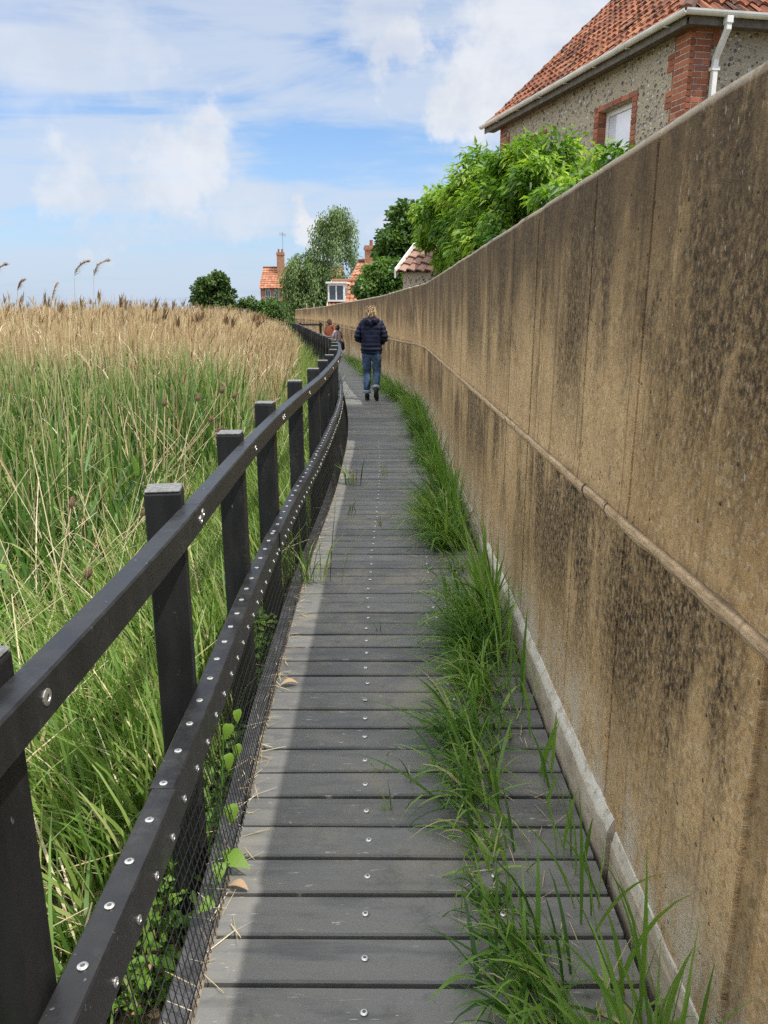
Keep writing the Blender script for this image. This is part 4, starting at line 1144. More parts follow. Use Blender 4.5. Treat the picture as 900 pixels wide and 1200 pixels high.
def window(fr, u0, u1, z0, z1, d, parent, pane_mat, bars=(1, 1), fw=.06, arch=False):
    mb = MB()
    mb.box(u0, u1, d, d + .06, z1 - fw, z1, fr); mb.box(u0, u1, d, d + .06, z0, z0 + fw, fr)
    mb.box(u0, u0 + fw, d, d + .06, z0 + fw, z1 - fw, fr); mb.box(u1 - fw, u1, d, d + .06, z0 + fw, z1 - fw, fr)
    for k in range(1, bars[0] + 1):
        u = u0 + (u1 - u0) * k / (bars[0] + 1); mb.box(u - .018, u + .018, d + .006, d + .05, z0 + fw, z1 - fw, fr)
    w = mb.build('window', M_WHITE, parent)
    if bars[1]:
        mb2 = MB()
        for k in range(1, bars[1] + 1):
            z = z0 + (z1 - z0) * k / (bars[1] + 1); mb2.box(u0 + fw, u1 - fw, d + .008, d + .048, z - .012, z + .012, fr)
        mb2.build('glazing_bar', M_WHITE, w)
    mb = MB(); mb.box(u0 + fw, u1 - fw, d + .025, d + .031, z0 + fw, z1 - fw, fr); mb.build('pane', pane_mat, w)
    return w

def flint_house():
    G = Vector((3.86, 11.0, 0)); u = Vector((-.2712, .9625, 0)); n = Vector((.9625, .2712, 0)); v = Vector((.985, .173, 0)); v.normalize()
    W = G + n * .2 + u * .2
    e = empty('flint_house', W); tag(e, 'flint and brick house with red pantile roof rising behind the wall', 'house')
    rel = Vector((0, 0, 0))
    fl = lambda p: tuple(u * p[0] + n * p[1] + Vector((0, 0, p[2])))                    # long face: u along, d inward
    vn = Vector((-v.y, v.x, 0))
    fv = lambda p: tuple(v * p[0] + vn * p[1] + Vector((0, 0, p[2])))                   # face toward the lane end
    zt = 5.26
    win1 = (1.26, 2.20, 3.45, 4.58); win2 = (4.1, 4.95, 3.45, 4.62)
    wall_panel('wall', fl, 0.0, 6.0, MARSH - .3, zt, .34, [win1, win2], M_FLINT, e)
    wall_panel('wall', fv, .002, 6.5, MARSH - .3, zt, .34, [], M_FLINT, e)
    # back and far end walls
    gb = lambda p: tuple(u * (6.0 - p[1]) + n * p[0] + Vector((0, 0, p[2])))
    wall_panel('wall', gb, .345, 6.0, MARSH - .3, zt, .3, [], M_FLINT, e)
    # toothed brick quoins wrap the corner
    bl = []; bv = []
    z = 2.4; i = 0
    while z < zt - .01:
        c = i % 4
        L1, L2 = ((.46, .30) if (i // 3) % 2 == 0 else (.34, .42))
        L1 += random.uniform(-.01, .01)
        def run(L, first):
            out = []; a = -.018; k = 0
            while a < L - .02:
                w = .215 if (k + i) % 2 == 0 else .105
                b = min(a + w, L); out.append((a, b - .009)); a = b; k += 1
            return out
        for a, b in run(L1, 0): bl.append((a, b, -.012, .06, z, z + .066))
        for a, b in run(L2, 1):
            if a < 0: a = .062
            bv.append((a, b, -.012, .06, z, z + .066))
        z += .076; i += 1
    brick_blocks('quoin', bl, e, fl); brick_blocks('quoin', bv, e, fv)
    mb = MB(); mb.box(-.003, .30, -.008, .0015, 2.4, zt, fl); mb.build('quoin_mortar', M_MORTAR, e)
    mb = MB(); mb.box(.055, .28, -.006, .0015, 2.4, zt, fv); mb.build('quoin_mortar', M_MORTAR, e)
    # far quoin
    bl = []; z = 2.4; i = 0
    while z < zt - .01:
        L = .46 if (i // 3) % 2 == 0 else .3; a = 6.01
        while a > 6.01 - L + .02:
            b = max(a - (.215 if i % 2 == 0 else .105), 6.01 - L); bl.append((b + .009, a, -.012, .06, z, z + .066)); a = b
        z += .076; i += 1
    brick_blocks('quoin', bl, e, fl)
    mb = MB(); mb.box(5.72, 6.0, -.008, .0015, 2.4, zt, fl); mb.build('quoin_mortar', M_MORTAR, e)
    # brick surrounds
    for (a, b, c, d) in (win1, win2):
        bl = []
        x = a - .13
        while x < b + .12: w = min(.222, b + .13 - x); bl.append((x, x + w - .009, -.012, .22, d + .003, d + .075)); x += w
        z = c; i = 0
        while z < d - .02:
            wd = .13 if i % 2 == 0 else .115
            bl.append((a - wd, a + .004, -.012, .22, z, z + .067)); bl.append((b - .004, b + wd, -.012, .22, z, z + .067)); z += .076; i += 1
        brick_blocks('window_surround', bl, e, fl)
        window(fl, a + .01, b - .01, c, d - .002, .13, e, M_PALEGLASS, (0, 1), .075)
        mb = MB(); mb.box(a - .02, b + .02, -.04, .125, c - .09, c - .004, fl); mb.build('window_sill', M_WHITE, e)
    # roof: slope over the long face, hipped to the lane end, verge at the far end
    tp = .925
    off = G - W
    def s1(a, r, h): return tuple(off + u * a + n * (r - .02 - h * .68) + Vector((0, 0, 5.19 + r * tp + h * .73)))
    pantile_roof('roof', s1, -.02, 6.42, 4.4, tp, M_PANTILE, e, bound=lambda a, r: a > r * .9)
    def s2(a, r, h): return tuple(off + v * a + vn * (r - .02 - h * .68) + Vector((0, 0, 5.19 + r * tp + h * .73)))
    pantile_roof('roof', s2, -.02, 7.0, 4.4, tp, M_PANTILE, e, bound=lambda a, r: a > r * .9)
    # boarding under the tiles so that no sky shows through, soffit
    mb = MB()
    P = lambda a, r, dz=0: Vector(s1(a, r, -.03)) + Vector((0, 0, dz)); Q = lambda a, r, dz=0: Vector(s2(a, r, -.03)) + Vector((0, 0, dz))
    mb.add([P(0, .02), P(6.38, .02), P(6.38, 4.4), P(4.4 * .95, 4.4)], [(0, 1, 2, 3)])
    mb.add([Q(0, .02), Q(6.9, .02), Q(6.9, 4.4), Q(4.4 * .95, 4.4)], [(0, 1, 2, 3)])
    mb.build('roof_boarding', M_SOFFIT, e)
    # hip ridge tiles
    mb = MB(); 
    for k in range(16):
        a = Vector(s1(k * .3 * .93, k * .3, .03)); b = Vector(s1((k + 1.06) * .3 * .93, (k + 1.06) * .3, .045)); mb.tube([a, b], .085, 8)
    mb.build('hip_ridge', M_PANTILE, e, attrs=None)
    # verge boards at the far gable
    mb = MB(); fvg = lambda p: tuple(Vector(s1(6.42 + p[0], p[1], p[2])))
    mb.box(-.01, .03, -.02, 4.4, -.12, .045, fvg); mb.build('verge_board', M_SOFFIT, e)
    mb = MB(); gx = [Vector(gb((0, .0, zt))), Vector(gb((5, 0, zt))), Vector(gb((5, 0, zt + 4.3)))]
    mb.add([gx[0], gx[1], gx[2]], [(0, 1, 2)]); mb.build('gable', M_BRICK, e, attrs=None)
    mb = MB(); mb.box(-.12, 6.35, -.19, .0, 5.10, 5.13, fl); mb.build('soffit', M_SOFFIT, e)
    mb = MB(); mb.box(-.12, 7.0, -.19, .0, 5.103, 5.133, fv); mb.build('soffit', M_SOFFIT, e)
    mb = MB(); mb.box(-.16, 6.36, -.213, -.193, 5.07, 5.19, fl); mb.build('fascia', M_SOFFIT, e)
    mb = MB(); mb.box(-.16, 7.0, -.213, -.193, 5.073, 5.193, fv); mb.build('fascia', M_SOFFIT, e)
    # gutter: half-round channel
    def gutter(F_, a0, a1):
        V, Fc = [], []; prof = [(-.215 - .058 + .058 * math.cos(t), 5.215 + .058 * math.sin(t)) for t in np.linspace(0, -math.pi, 9)]
        prof += [(-.215 - .058 + .052 * math.cos(t), 5.215 + .052 * math.sin(t)) for t in np.linspace(-math.pi, 0, 9)]
        mb = MB(); mb.ring_sweep([[F_((a, d, z)) for d, z in prof] for a in np.linspace(a0, a1, 12)]); return mb.build('gutter', M_WHITE, e)
    gutter(fl, -.27, 6.4); g2 = gutter(fv, -.27, 7.0)
    for a in np.arange(.2, 6.4, .9):
        mb = MB(); mb.box(a - .02, a + .02, -.281, -.205, 5.147, 5.153, fl); mb.build('gutter_bracket', M_WHITE, e)
    # downpipe with swan neck
    q = .34; sq = .034
    path = [(q, -.27, 5.17), (q, -.27, 5.02), (q, -.06, 4.74), (q, -.055, 4.6), (q, -.055, 1.0)]
    mb = MB(); mb.box(q - .045, q + .045, -.315, -.225, 5.08, 5.165, fv)
    rings = [[fv((q + sx * sq, d + sy * sq * (1 if i in (0, 3, 4) else 1), z + (sy * .01 if i in (1, 2) else 0))) for sx, sy in ((-1, -1), (1, -1), (1, 1), (-1, 1))] for i, (qq, d, z) in enumerate(path)]
    mb.ring_sweep(rings); mb.build('downpipe', M_WHITE, e, bevel=.006)
    for z in (4.62, 4.1, 3.0):
        mb = MB(); mb.box(q - .055, q + .055, -.098, -.012, z - .02, z + .02, fv); mb.build('pipe_bracket', M_WHITE, e)
flint_house()

def simple_house(name, base, rz, L, D, eave, ridge, wmat, rmat, label, over=.2, windows=(), chim=(), gable_mat=None, verge=False, ta=.24, tr=.3, floor=MARSH, cat='house'):
    """gabled house: local x along the eave (front at y=0 facing -y), ridge parallel to x"""
    e = empty(name, base, rz); tag(e, label, cat)
    I = lambda p: p
    z0 = floor - base[2]
    wall_panel('wall', I, 0, L, z0, eave, .3, [(a, b, c, d) for a, b, c, d in windows], wmat, e)
    wall_panel('wall', lambda p: (p[0], D - p[1], p[2]), 0, L, z0, eave, .3, [], wmat, e)
    for x0, sgn in ((0.0, 1), (L, -1)):
        mb = MB()
        for xx in (x0, x0 + sgn * .3): mb.add([(xx, .3, z0), (xx, D - .3, z0), (xx, D - .3, eave), (xx, D / 2, ridge - .12), (xx, .3, eave)], [(0, 1, 2, 3, 4)])
        n = 5; mb.f += [(i, (i+1) % n, n + (i+1) % n, n + i) for i in range(n)]
        o = mb.build('gable', gable_mat or wmat, e)
        ul = o.data.uv_layers.new(name='UVMap')
        for l in o.data.loops: c = o.data.vertices[l.vertex_index].co; ul.data[l.index].uv = (c.y, c.z)
    tp = (ridge - eave) / (D / 2); run = D / 2 + over
    for side in (0, 1):
        def s(a, r, h, side=side):
            y = -over + r - h * .6; y = y if side == 0 else D - y
            return (a, y, eave - over * tp + r * tp + h * .8 + .03)
        pantile_roof('roof', s, -.12, L + .12, run, tp, rmat, e, ta=ta, tr=tr)
        mb = MB(); mb.add([s(-.1, .02, -.03), s(L + .1, .02, -.03), s(L + .1, run, -.03), s(-.1, run, -.03)], [(0, 1, 2, 3)]); mb.build('roof_boarding', M_SOFFIT, e)
    mb = MB(); mb.tube([(-.14, D/2, ridge + .06), (L/2, D/2, ridge + .065), (L + .14, D/2, ridge + .06)], .1, 8); mb.build('ridge_tiles', rmat, e)
    if verge:
        for xx in (-.15, L + .12):
            mb = MB(); mb.add([(xx, -over, eave - over * tp - .1), (xx + .03, -over, eave - over * tp - .1), (xx + .03, D/2, ridge - .06), (xx, D/2, ridge - .06), (xx, -over, eave - over * tp + .1), (xx + .03, -over, eave - over * tp + .1), (xx + .03, D/2, ridge + .13), (xx, D/2, ridge + .13)],
                           [(0,3,2,1),(4,5,6,7),(0,1,5,4),(1,2,6,5),(2,3,7,6),(3,0,4,7)]); mb.build('verge_board', M_WHITE, e)
    for a, b, c, d in windows: window(I, a + .02, b - .02, c + .02, d - .02, .08, e, M_GLASS, (1, 1), .07)
    for (cx, cy, w, d_, z0c, z1c, pots) in chim:
        mb = MB(); mb.box(cx - w/2, cx + w/2, cy - d_/2, cy + d_/2, z0c, z1c - .3); mb.box(cx - w/2 - .06, cx + w/2 + .06, cy - d_/2 - .06, cy + d_/2 + .06, z1c - .3, z1c - .12); mb.box(cx - w/2 - .02, cx + w/2 + .02, cy - d_/2 - .02, cy + d_/2 + .02, z1c - .12, z1c)
        c = mb.build('chimney', M_CHIMNEY, e)
        for k in range(pots):
            px = cx - w/2 + w * (k + .5) / pots; mb = MB(); mb.tube([(px, cy, z1c), (px, cy, z1c + .3), (px, cy, z1c + .34)], [.12, .10, .12], 10); mb.build('chimney_pot', M_ORANGE, c)
    return e

def m_brickwall(name, c1, c2):
    m, q, b = new_mat(name)
    bt = q.n('ShaderNodeTexBrick'); q.put(bt.inputs['Vector'], q.uv()); bt.inputs['Scale'].default_value = 1.0
    bt.inputs['Brick Width'].default_value = .225; bt.inputs['Row Height'].default_value = .075; bt.inputs['Mortar Size'].default_value = .006
    q.put(bt.inputs['Color1'], c1); q.put(bt.inputs['Color2'], c2); q.put(bt.inputs['Mortar'], (.42, .37, .3))
    q.put(b.inputs['Base Color'], q.mix(q.math('MULTIPLY', q.ss(q.noise(q.uv(), 3, 5), .4, .7), .35), bt.outputs[0], (.2, .1, .07)))
    b.inputs['Roughness'].default_value = .9
    return m
M_BRICKWALL = m_brickwall('orange_brick_wall', (.40, .16, .09), (.30, .11, .06))
M_OLDBRICK = m_brickwall('brown_brick_wall', (.24, .13, .09), (.17, .09, .065))

M_CHIMNEY = mat('chimney_brick', (.36, .19, .115), .9, .35, 9, .4, 60)
# flint shed between the two bushes
simple_house('garden_shed', (.42, 17.8, 0), -.5, 2.6, 2.2, 2.42, 3.1, M_FLINT, M_OLDTILE, 'low flint shed with brown tiles peeping over the wall between bushes', over=.12, verge=True, gable_mat=M_OLDBRICK, ta=.22, tr=.25, cat='shed')
# brick house with the white dormer
def dormer_house():
    e = simple_house('dormer_house', (-3.12, 46.0, 0), -.1, 4.5, 3.2, 1.93, 3.2, M_BRICKWALL, M_ORANGE, 'low house with bright orange tiles and a white box dormer', over=.25, verge=True)
    d = MB(); x0, x1, y0, y1, z0, z1 = -.1, .88, -.1, 1.7, 2.05, 3.05
    t = .09
    d.box(x0, x0 + t, y0, y1, z0, z1); d.box(x1 - t, x1, y0, y1, z0, z1); d.box(x0 + t, x1 - t, y0, y1, z0, z0 + .1); d.box(x0 + t, x1 - t, y0, y1, z1 - .12, z1)
    d.box(x0 - .1, x1 + .1, y0 - .12, y1, z1 + .002, z1 + .1)
    dm = d.build('dormer', M_WHITE, e)
    mb = MB(); mb.box(x0 + t, x1 - t, y0 + .04, y0 + .05, z0 + .1, z1 - .12); mb.build('dormer_pane', M_GLASS, dm)
    mb = MB(); mb.box((x0+x1)/2 - .035, (x0+x1)/2 + .035, y0 + .0, y0 + .035, z0 + .1, z1 - .12); mb.build('dormer_mullion', M_WHITE, dm)
    mb = MB(); mb.box(x1 + .002, x1 + .02, y0 + .15, y1 - .4, z0 + .35, z1 - .2); mb.build('dormer_cheek', M_LEAD, dm)
dormer_house()
simple_house('tiled_house', (-2.2, 52, 0), -.25, 6, 5, 3.3, 4.75, M_BRICKWALL, M_ORANGE, 'orange tiled house with a stout chimney peeping between the birch and the ivy', over=.25, chim=[(.75, 2.5, .75, .6, 4.2, 5.75, 1)], ta=.3, tr=.35)
# big brick house beyond the reeds
def far_house():
    e = simple_house('chimneyed_house', (-13.9, 90, 0), .0, 9, 7, 4.1, 6.35, M_BRICKWALL, M_ORANGE, 'tall orange roofed brick house with a chimney beyond the reeds', over=.25,
                 windows=[(.5, 1.15, 2.3, 3.85), (1.45, 2.1, 2.3, 3.85)], chim=[(2.05, 2.6, .8, .7, 5.2, 8.0, 2)], ta=.35, tr=.4)
    mb = MB(); mb.tube([(2.35, 2.6, 7.9), (2.35, 2.6, 10.2)], .025, 6)
    mb.tube([(2.0, 2.6, 10.0), (2.75, 2.6, 9.85)], .02, 5)
    for k in range(6): mb.tube([(2.05 + k * .13, 2.6, 9.8 - k * .025), (2.05 + k * .13, 2.6, 10.18 - k * .025)], .012, 4)
    mb.build('aerial', M_LEAD, e)
far_house()
def stake(x, y, label):
    mb = MB(); mb.box(-.05, .05, -.05, .05, 0, 2.35 ); mb.add([(-.05, -.05, 2.351), (.05, -.05, 2.351), (.05, .05, 2.351), (-.05, .05, 2.351), (0, 0, 2.43)], [(0, 1, 4), (1, 2, 4), (2, 3, 4), (3, 0, 4)])
    o = mb.build('garden_stake', M_BATTEN); o.location = (x, y, MARSH + .05); tag(o, label, 'stake', 'pale stakes behind the wall')
stake(-5.35, 55.0, 'pale wooden stake poking over the wall under the birch, nearer the reeds')
stake(-4.75, 54.0, 'pale wooden stake poking over the wall under the birch, nearer the dormer')

# ------------------------------------------------------------------ people
def skin_mesh(verts, radii, edges, root, lv=2):
    me = bpy.data.meshes.new('skin'); me.from_pydata(verts, edges, []); o = bpy.data.objects.new('skin', me); COL.objects.link(o)
    s = o.modifiers.new('s', 'SKIN'); s.use_smooth_shade = True
    for i, r in enumerate(radii):
        r = r if isinstance(r, tuple) else (r, r)
        me.skin_vertices[0].data[i].radius = r; me.skin_vertices[0].data[i].use_root = (i == root)
    ss = o.modifiers.new('ss', 'SUBSURF'); ss.levels = lv; ss.render_levels = lv
    dg = bpy.context.evaluated_depsgraph_get(); ev = o.evaluated_get(dg); out = bpy.data.meshes.new_from_object(ev)
    bpy.data.objects.remove(o); bpy.data.meshes.remove(me); return out
class Sk:
    def __init__(s): s.v = []; s.r = []; s.e = []; s.k = {}
    def chain(s, pts, start=None):
        prev = start
        for (nm, p, r) in pts:
            i = len(s.v); s.v.append(p); s.r.append(r); s.k[nm] = i
            if prev is not None: s.e.append((s.k[prev], i))
            prev = nm
    def mesh(s, root, lv=2): return skin_mesh(s.v, s.r, s.e, s.k[root], lv)
def skobj(name, me, m, parent):
    me.materials.clear(); me.materials.append(m); me.polygons.foreach_set('use_smooth', [True] * len(me.polygons))
    o = bpy.data.objects.new(name, me); return link(o, parent)

M_SKIN = mat('skin', (.52, .32, .23), .55, .08, 10)
M_HAIR = mat('blond_hair', (.44, .30, .17), .6, .6, 45, .6, 150)
M_NAVY = mat('navy_quilted_nylon', (.007, .010, .030), .65, .3, 14, spec=.25)
M_JEANS = mat('blue_denim', (.055, .10, .19), .85, .6, 5, .3, 200)
M_CUFF = mat('turned_denim_cuff', (.30, .36, .43), .85, .2, 20)
M_BOOT = mat('dark_leather_boot', (.030, .022, .018), .45, .3, 20)
M_SOLE = mat('boot_sole', (.05, .04, .032), .8, .2, 20)
M_RUST = mat('rust_jacket', (.28, .075, .03), .75, .3, 8)
M_MAUVE = mat('pale_mauve_top', (.42, .33, .34), .8, .15, 8)
M_BROWNHAIR = mat('dark_hair', (.028, .02, .016), .55, .3, 30)
M_BROWNHAIR2 = mat('brown_hair', (.12, .06, .035), .6, .3, 30)
M_TAN = mat('tan_trousers', (.36, .24, .16), .8, .15, 8)
M_BLACKBAG = mat('black_bag_cloth', (.012, .012, .015), .6, .2, 12)
M_EYE = mat('eye', (.3, .3, .3), .2, .1, 10)

def person(loc, rz, scale, label, hair_m, jacket_m, legs_m, quilted, pose, hood=True, cuffs=True):
    e = empty('person', loc, rz); e.scale = (scale,) * 3
    tag(e, label, 'person')
    P = pose
    # ---- body: one skin
    s = Sk()
    s.chain([('pelvis', (0, 0, .88), (.125, .09)), ('belly', (0, .005, 1.02), (.115, .085)), ('chest', (0, 0, 1.22), (.125, .095)), ('neck0', (0, .0, 1.36), .062), ('neck', (0, .012, 1.41), .05), ('jaw', (0, .035, 1.465), (.058, .07)), ('skull', (0, .022, 1.53), (.074, .088)), ('crown', (0, .01, 1.585), (.05, .06))])
    s.chain([('nose', (0, .122, 1.50), .010)], 'jaw')
    for sg, nm in ((-1, 'l'), (1, 'r')):
        s.chain([(nm + 'ear', (sg * .078, .012, 1.505), .013)], 'skull')
        hip, kn, an, toe = P[nm + 'leg']
        s.chain([(nm + 'hip', hip, .085), (nm + 'knee', kn, .054), (nm + 'ank', an, .036), (nm + 'toe', toe, .032)], 'pelvis')
        sh, el, wr, hd = P[nm + 'arm']
        s.chain([(nm + 'sh', sh, .055), (nm + 'el', el, .04), (nm + 'wr', wr, .027), (nm + 'palm', hd, (.034, .018))], 'chest')
        w, h_ = Vector(wr), Vector(hd); d = (h_ - w).normalized(); sd = d.cross(Vector((0, 0, 1))).normalized(); upv = sd.cross(d)
        for k, (o_, l1, l2) in enumerate(((-.028, .034, .028), (-.009, .038, .032), (.010, .036, .030), (.028, .028, .024))):
            b = h_ + sd * o_ + d * .028; m_ = b + d * l1 - upv * .008; t = m_ + d * l2 * .7 - upv * l2 * .7
            s.chain([(nm + 'f%da' % k, tuple(b), .0095), (nm + 'f%db' % k, tuple(m_), .0085), (nm + 'f%dc' % k, tuple(t), .007)], nm + 'palm')
        b = h_ - sd * sg * .03 - d * .02; s.chain([(nm + 't0', tuple(b), .011), (nm + 't1', tuple(b - sd * sg * .022 + d * .024), .009), (nm + 't2', tuple(b - sd * sg * .026 + d * .05), .0075)], nm + 'palm')
    skobj('body', s.mesh('pelvis', 2), M_SKIN, e)
    for sg in (-1, 1):
        bm = bmesh.new(); bmesh.ops.create_uvsphere(bm, u_segments=10, v_segments=6, radius=.011); bm.transform(Matrix.Translation((sg * .031, .093, 1.53)))
        me = bpy.data.meshes.new('eye'); bm.to_mesh(me); bm.free(); skobj('eye', me, M_EYE, e)
    # ---- hair: cap hugging the back of the skull, bobbed at the nape
    bm = bmesh.new(); bmesh.ops.create_icosphere(bm, subdivisions=4, radius=1)
    for v in list(bm.verts):
        c = v.co.copy()
        face = c.y > .45 and c.z < .45
        r = 1.0 + .10 * mnoise.noise(c * 3.0) + .05 * mnoise.noise(Vector((c.x * 14, c.y * 14, c.z * 3)))
        if face: r *= .72
        flare = 1 + .10 * max(0, -c.z) * (1 if c.y < .2 else 0)
        zc = c.z * (.118 if c.z > 0 else .135)
        v.co = Vector((c.x * .089 * r * flare, c.y * .106 * r + .004, zc * r + 1.525))
    me = bpy.data.meshes.new('hair'); bm.to_mesh(me); bm.free(); hr = skobj('hair', me, hair_m, e)
    n = 260; th = rng.uniform(.5, 2.64, n) * rng.choice([1, 1, 1], n) + math.pi; ph = rng.uniform(.1, 1.5, n)
    B = np.stack([np.cos(th) * np.sin(ph) * .088, np.sin(th) * np.sin(ph) * .104, np.cos(ph) * .112 + 1.53], 1)
    V, F, at = ribbons(B, rng.uniform(.05, .10, n), rng.uniform(.008, .016, n), th + rng.normal(0, .25, n), ph + 1.32 + rng.normal(0, .1, n), rng.uniform(.1, .6, n), 4, .25)
    np_mesh('hair_strands', V, F, hair_m, hr, attrs=at)
    # ---- jacket
    s = Sk()
    s.chain([('hem', (0, -.01, .79), (.212, .145)), ('hip', (0, -.008, .90), (.208, .15)), ('waist', (0, -.005, 1.04), (.190, .14)), ('chest', (0, -.01, 1.22), (.190, .14)), ('yoke', (0, -.008, 1.33), (.125, .10)), ('collar', (0, .0, 1.405), (.075, .075))])
    for sg, nm in ((-1, 'l'), (1, 'r')):
        sh, el, wr, hd = P[nm + 'arm']; sh, el, wr = Vector(sh), Vector(el), Vector(wr)
        s.chain([(nm + 'sh', tuple(sh + Vector((0, -.005, 0))), .082), (nm + 'up', tuple(sh.lerp(el, .5) + Vector((sg * .005, 0, 0))), .072), (nm + 'el', tuple(el), .066), (nm + 'fo', tuple(el.lerp(wr, .55)), .056), (nm + 'wr', tuple(wr), .046)], 'chest')
    me = s.mesh('hem', 3)
    if quilted:
        me.update(); nn = [v.normal.copy() for v in me.vertices]
        for v, n_ in zip(me.vertices, nn):
            if v.co.z < 1.34 and abs(n_.z) < .85:
                ph = (v.co.z - .79) / .074; v.co += n_ * (.021 * abs(math.sin(math.pi * ph)) ** .7 - .012)
    j = skobj('jacket', me, jacket_m, e)
    if hood:
        bm = bmesh.new(); bmesh.ops.create_icosphere(bm, subdivisions=4, radius=1)
        for v in bm.verts:
            c = v.co; k = 1 + .08 * mnoise.noise(c * 2.5) ; fold = .012 * math.sin(c.x * 9 + c.z * 3)
            v.co = Vector((c.x * .150 * k, c.y * .080 * k - .075 + fold, c.z * (.062 if c.z > 0 else .115) * k + 1.375 + .03 * abs(c.x)))
        me = bpy.data.meshes.new('hood'); bm.to_mesh(me); bm.free(); skobj('hood', me, jacket_m, j)
    # ---- trousers
    s = Sk(); s.chain([('p', (0, -.012, .86), (.19, .135)), ('w', (0, -.005, .98), (.16, .115))])
    for nm in 'lr':
        hip, kn, an, toe = P[nm + 'leg']; hip, kn, an = Vector(hip), Vector(kn), Vector(an)
        end = kn.lerp(an, .80)
        s.chain([(nm + 'h', tuple(hip + Vector((0, -.012, -.04))), .108), (nm + 'm', tuple(hip.lerp(kn, .55)), .092), (nm + 'k', tuple(kn), .073), (nm + 'c', tuple(kn.lerp(an, .4)), .071), (nm + 'e', tuple(end), .062)], 'p')
    me = s.mesh('p', 3)
    for v in me.vertices: v.co += v.normal * .006 * mnoise.noise(Vector((v.co.x * 14, v.co.y * 14, v.co.z * 22)))
    skobj('trousers', me, legs_m, e)
    for nm in 'lr':
        hip, kn, an, toe = P[nm + 'leg']; kn, an, toe = Vector(kn), Vector(an), Vector(toe)
        if cuffs:
            a = kn.lerp(an, .76); b = kn.lerp(an, .90); mb = MB(); mb.tube([a, a.lerp(b, .1), b.lerp(a, .1), b], [.066, .070, .070, .064], 14); mb.build('cuff', M_CUFF, e, smooth=True)
        s = Sk(); heel = an + (an - toe).normalized() * .02 + (toe - an).cross(Vector((1, 0, 0))).normalized() * 0
        top = kn.lerp(an, .84); sole = (toe - an); side = Vector((1, 0, 0)); nrm = side.cross(sole).normalized()
        hl = an + Vector((0, -.02, -.045)) if an.z < .12 else an + Vector((0, -.035, -.02))
        s.chain([('t', tuple(top), .046), ('a', tuple(an), .045), ('m', tuple(an.lerp(toe, .55)), (.044, .034)), ('o', tuple(toe), (.043, .026))]); s.chain([('h', tuple(hl), .034)], 'a')
        bo = skobj('boot', s.mesh('a', 2), M_BOOT, e)
        # sole plate
        d = (toe - hl).normalized(); nrm = side.cross(d).normalized(); 
        if nrm.z > 0: nrm = -nrm
        ol = []
        for t in np.linspace(0, 2 * math.pi, 16, endpoint=False):
            ol.append(hl.lerp(toe, .5) + d * math.cos(t) * ((toe - hl).length * .5 + .04) + side * math.sin(t) * (.042 + .006 * math.cos(t)) + nrm * .028)
        mb = MB(); mb.ring_sweep([[p - nrm * .02 for p in ol], ol]); mb.build('sole', M_SOLE, bo)
    return e

walk = {'lleg': ((-.085, 0, .84), (-.088, .035, .46), (-.085, .0, .085), (-.095, .13, .032)), 'rleg': ((.085, 0, .84), (.088, .05, .47), (.098, -.17, .19), (.108, -.105, .045)),
        'larm': ((-.165, 0, 1.335), (-.255, -.05, 1.09), (-.15, .15, 1.02), (-.10, .20, 1.03)), 'rarm': ((.165, 0, 1.335), (.245, -.05, 1.09), (.16, .15, 1.0), (.11, .20, 1.01))}
person((-.22, 13.9, zd(13.9)), -.12, 1.0, 'walker seen from behind in navy quilted jacket and rolled blue jeans', M_HAIR, M_NAVY, M_JEANS, True, walk)
stand = {'lleg': ((-.085, 0, .84), (-.09, .02, .46), (-.09, .0, .085), (-.10, .13, .032)), 'rleg': ((.085, 0, .84), (.09, .02, .46), (.09, -.03, .085), (.10, .10, .032)),
         'larm': ((-.165, 0, 1.335), (-.24, .02, 1.08), (-.20, .20, .98), (-.19, .28, .97)), 'rarm': ((.165, 0, 1.335), (.25, .02, 1.08), (.22, .22, 1.0), (.21, .30, 1.0))}
e2 = person((-2.05, 30.0, zd(30) - .19), -.5, .93, 'distant person in a rust coloured jacket behind the curve of the fence', M_BROWNHAIR2, M_RUST, M_TAN, False, stand, hood=False, cuffs=False)
e3 = person((-1.72, 29.2, zd(29) - .12), .5, .76, 'short distant person in a pale mauve top next to the rust jacket', M_BROWNHAIR, M_MAUVE, M_TAN, False, stand, hood=False, cuffs=False)
def bag():
    b = Vector((-1.60, 28.9, .30)); o = empty('black_bag', b)
    tag(o, 'black shoulder bag hanging beside the distant pair', 'bag')
    bm = bmesh.new(); bmesh.ops.create_cube(bm, size=1)
    for v in bm.verts: v.co = Vector((v.co.x * .34 * (1 if v.co.z < 0 else .8), v.co.y * .18, v.co.z * .34))
    bmesh.ops.bevel(bm, geom=bm.edges[:], offset=.05, segments=3, affect='EDGES')
    me = bpy.data.meshes.new('bag_body'); bm.to_mesh(me); bm.free(); skobj('bag_body', me, M_BLACKBAG, o)
    mb = MB(); mb.tube([(-.13, 0, .14), (-.12, 0, .35), (-.05, 0, .56), (.04, 0, .36), (.12, 0, .14)], .014, 6); mb.build('strap', M_BLACKBAG, o)
bag()

# ------------------------------------------------------------------ camera, sky, sun
cam = bpy.data.cameras.new('Camera'); co = bpy.data.objects.new('Camera', cam); COL.objects.link(co)
cam.sensor_fit = 'VERTICAL'; cam.sensor_height = 36; cam.sensor_width = 27; cam.lens = 36 * 901 / 1200; cam.clip_start = .05; cam.clip_end = 3000
co.location = (0, 0, 1.55); co.rotation_euler = (R(90 - 14.68), 0, 0)
SC.camera = co

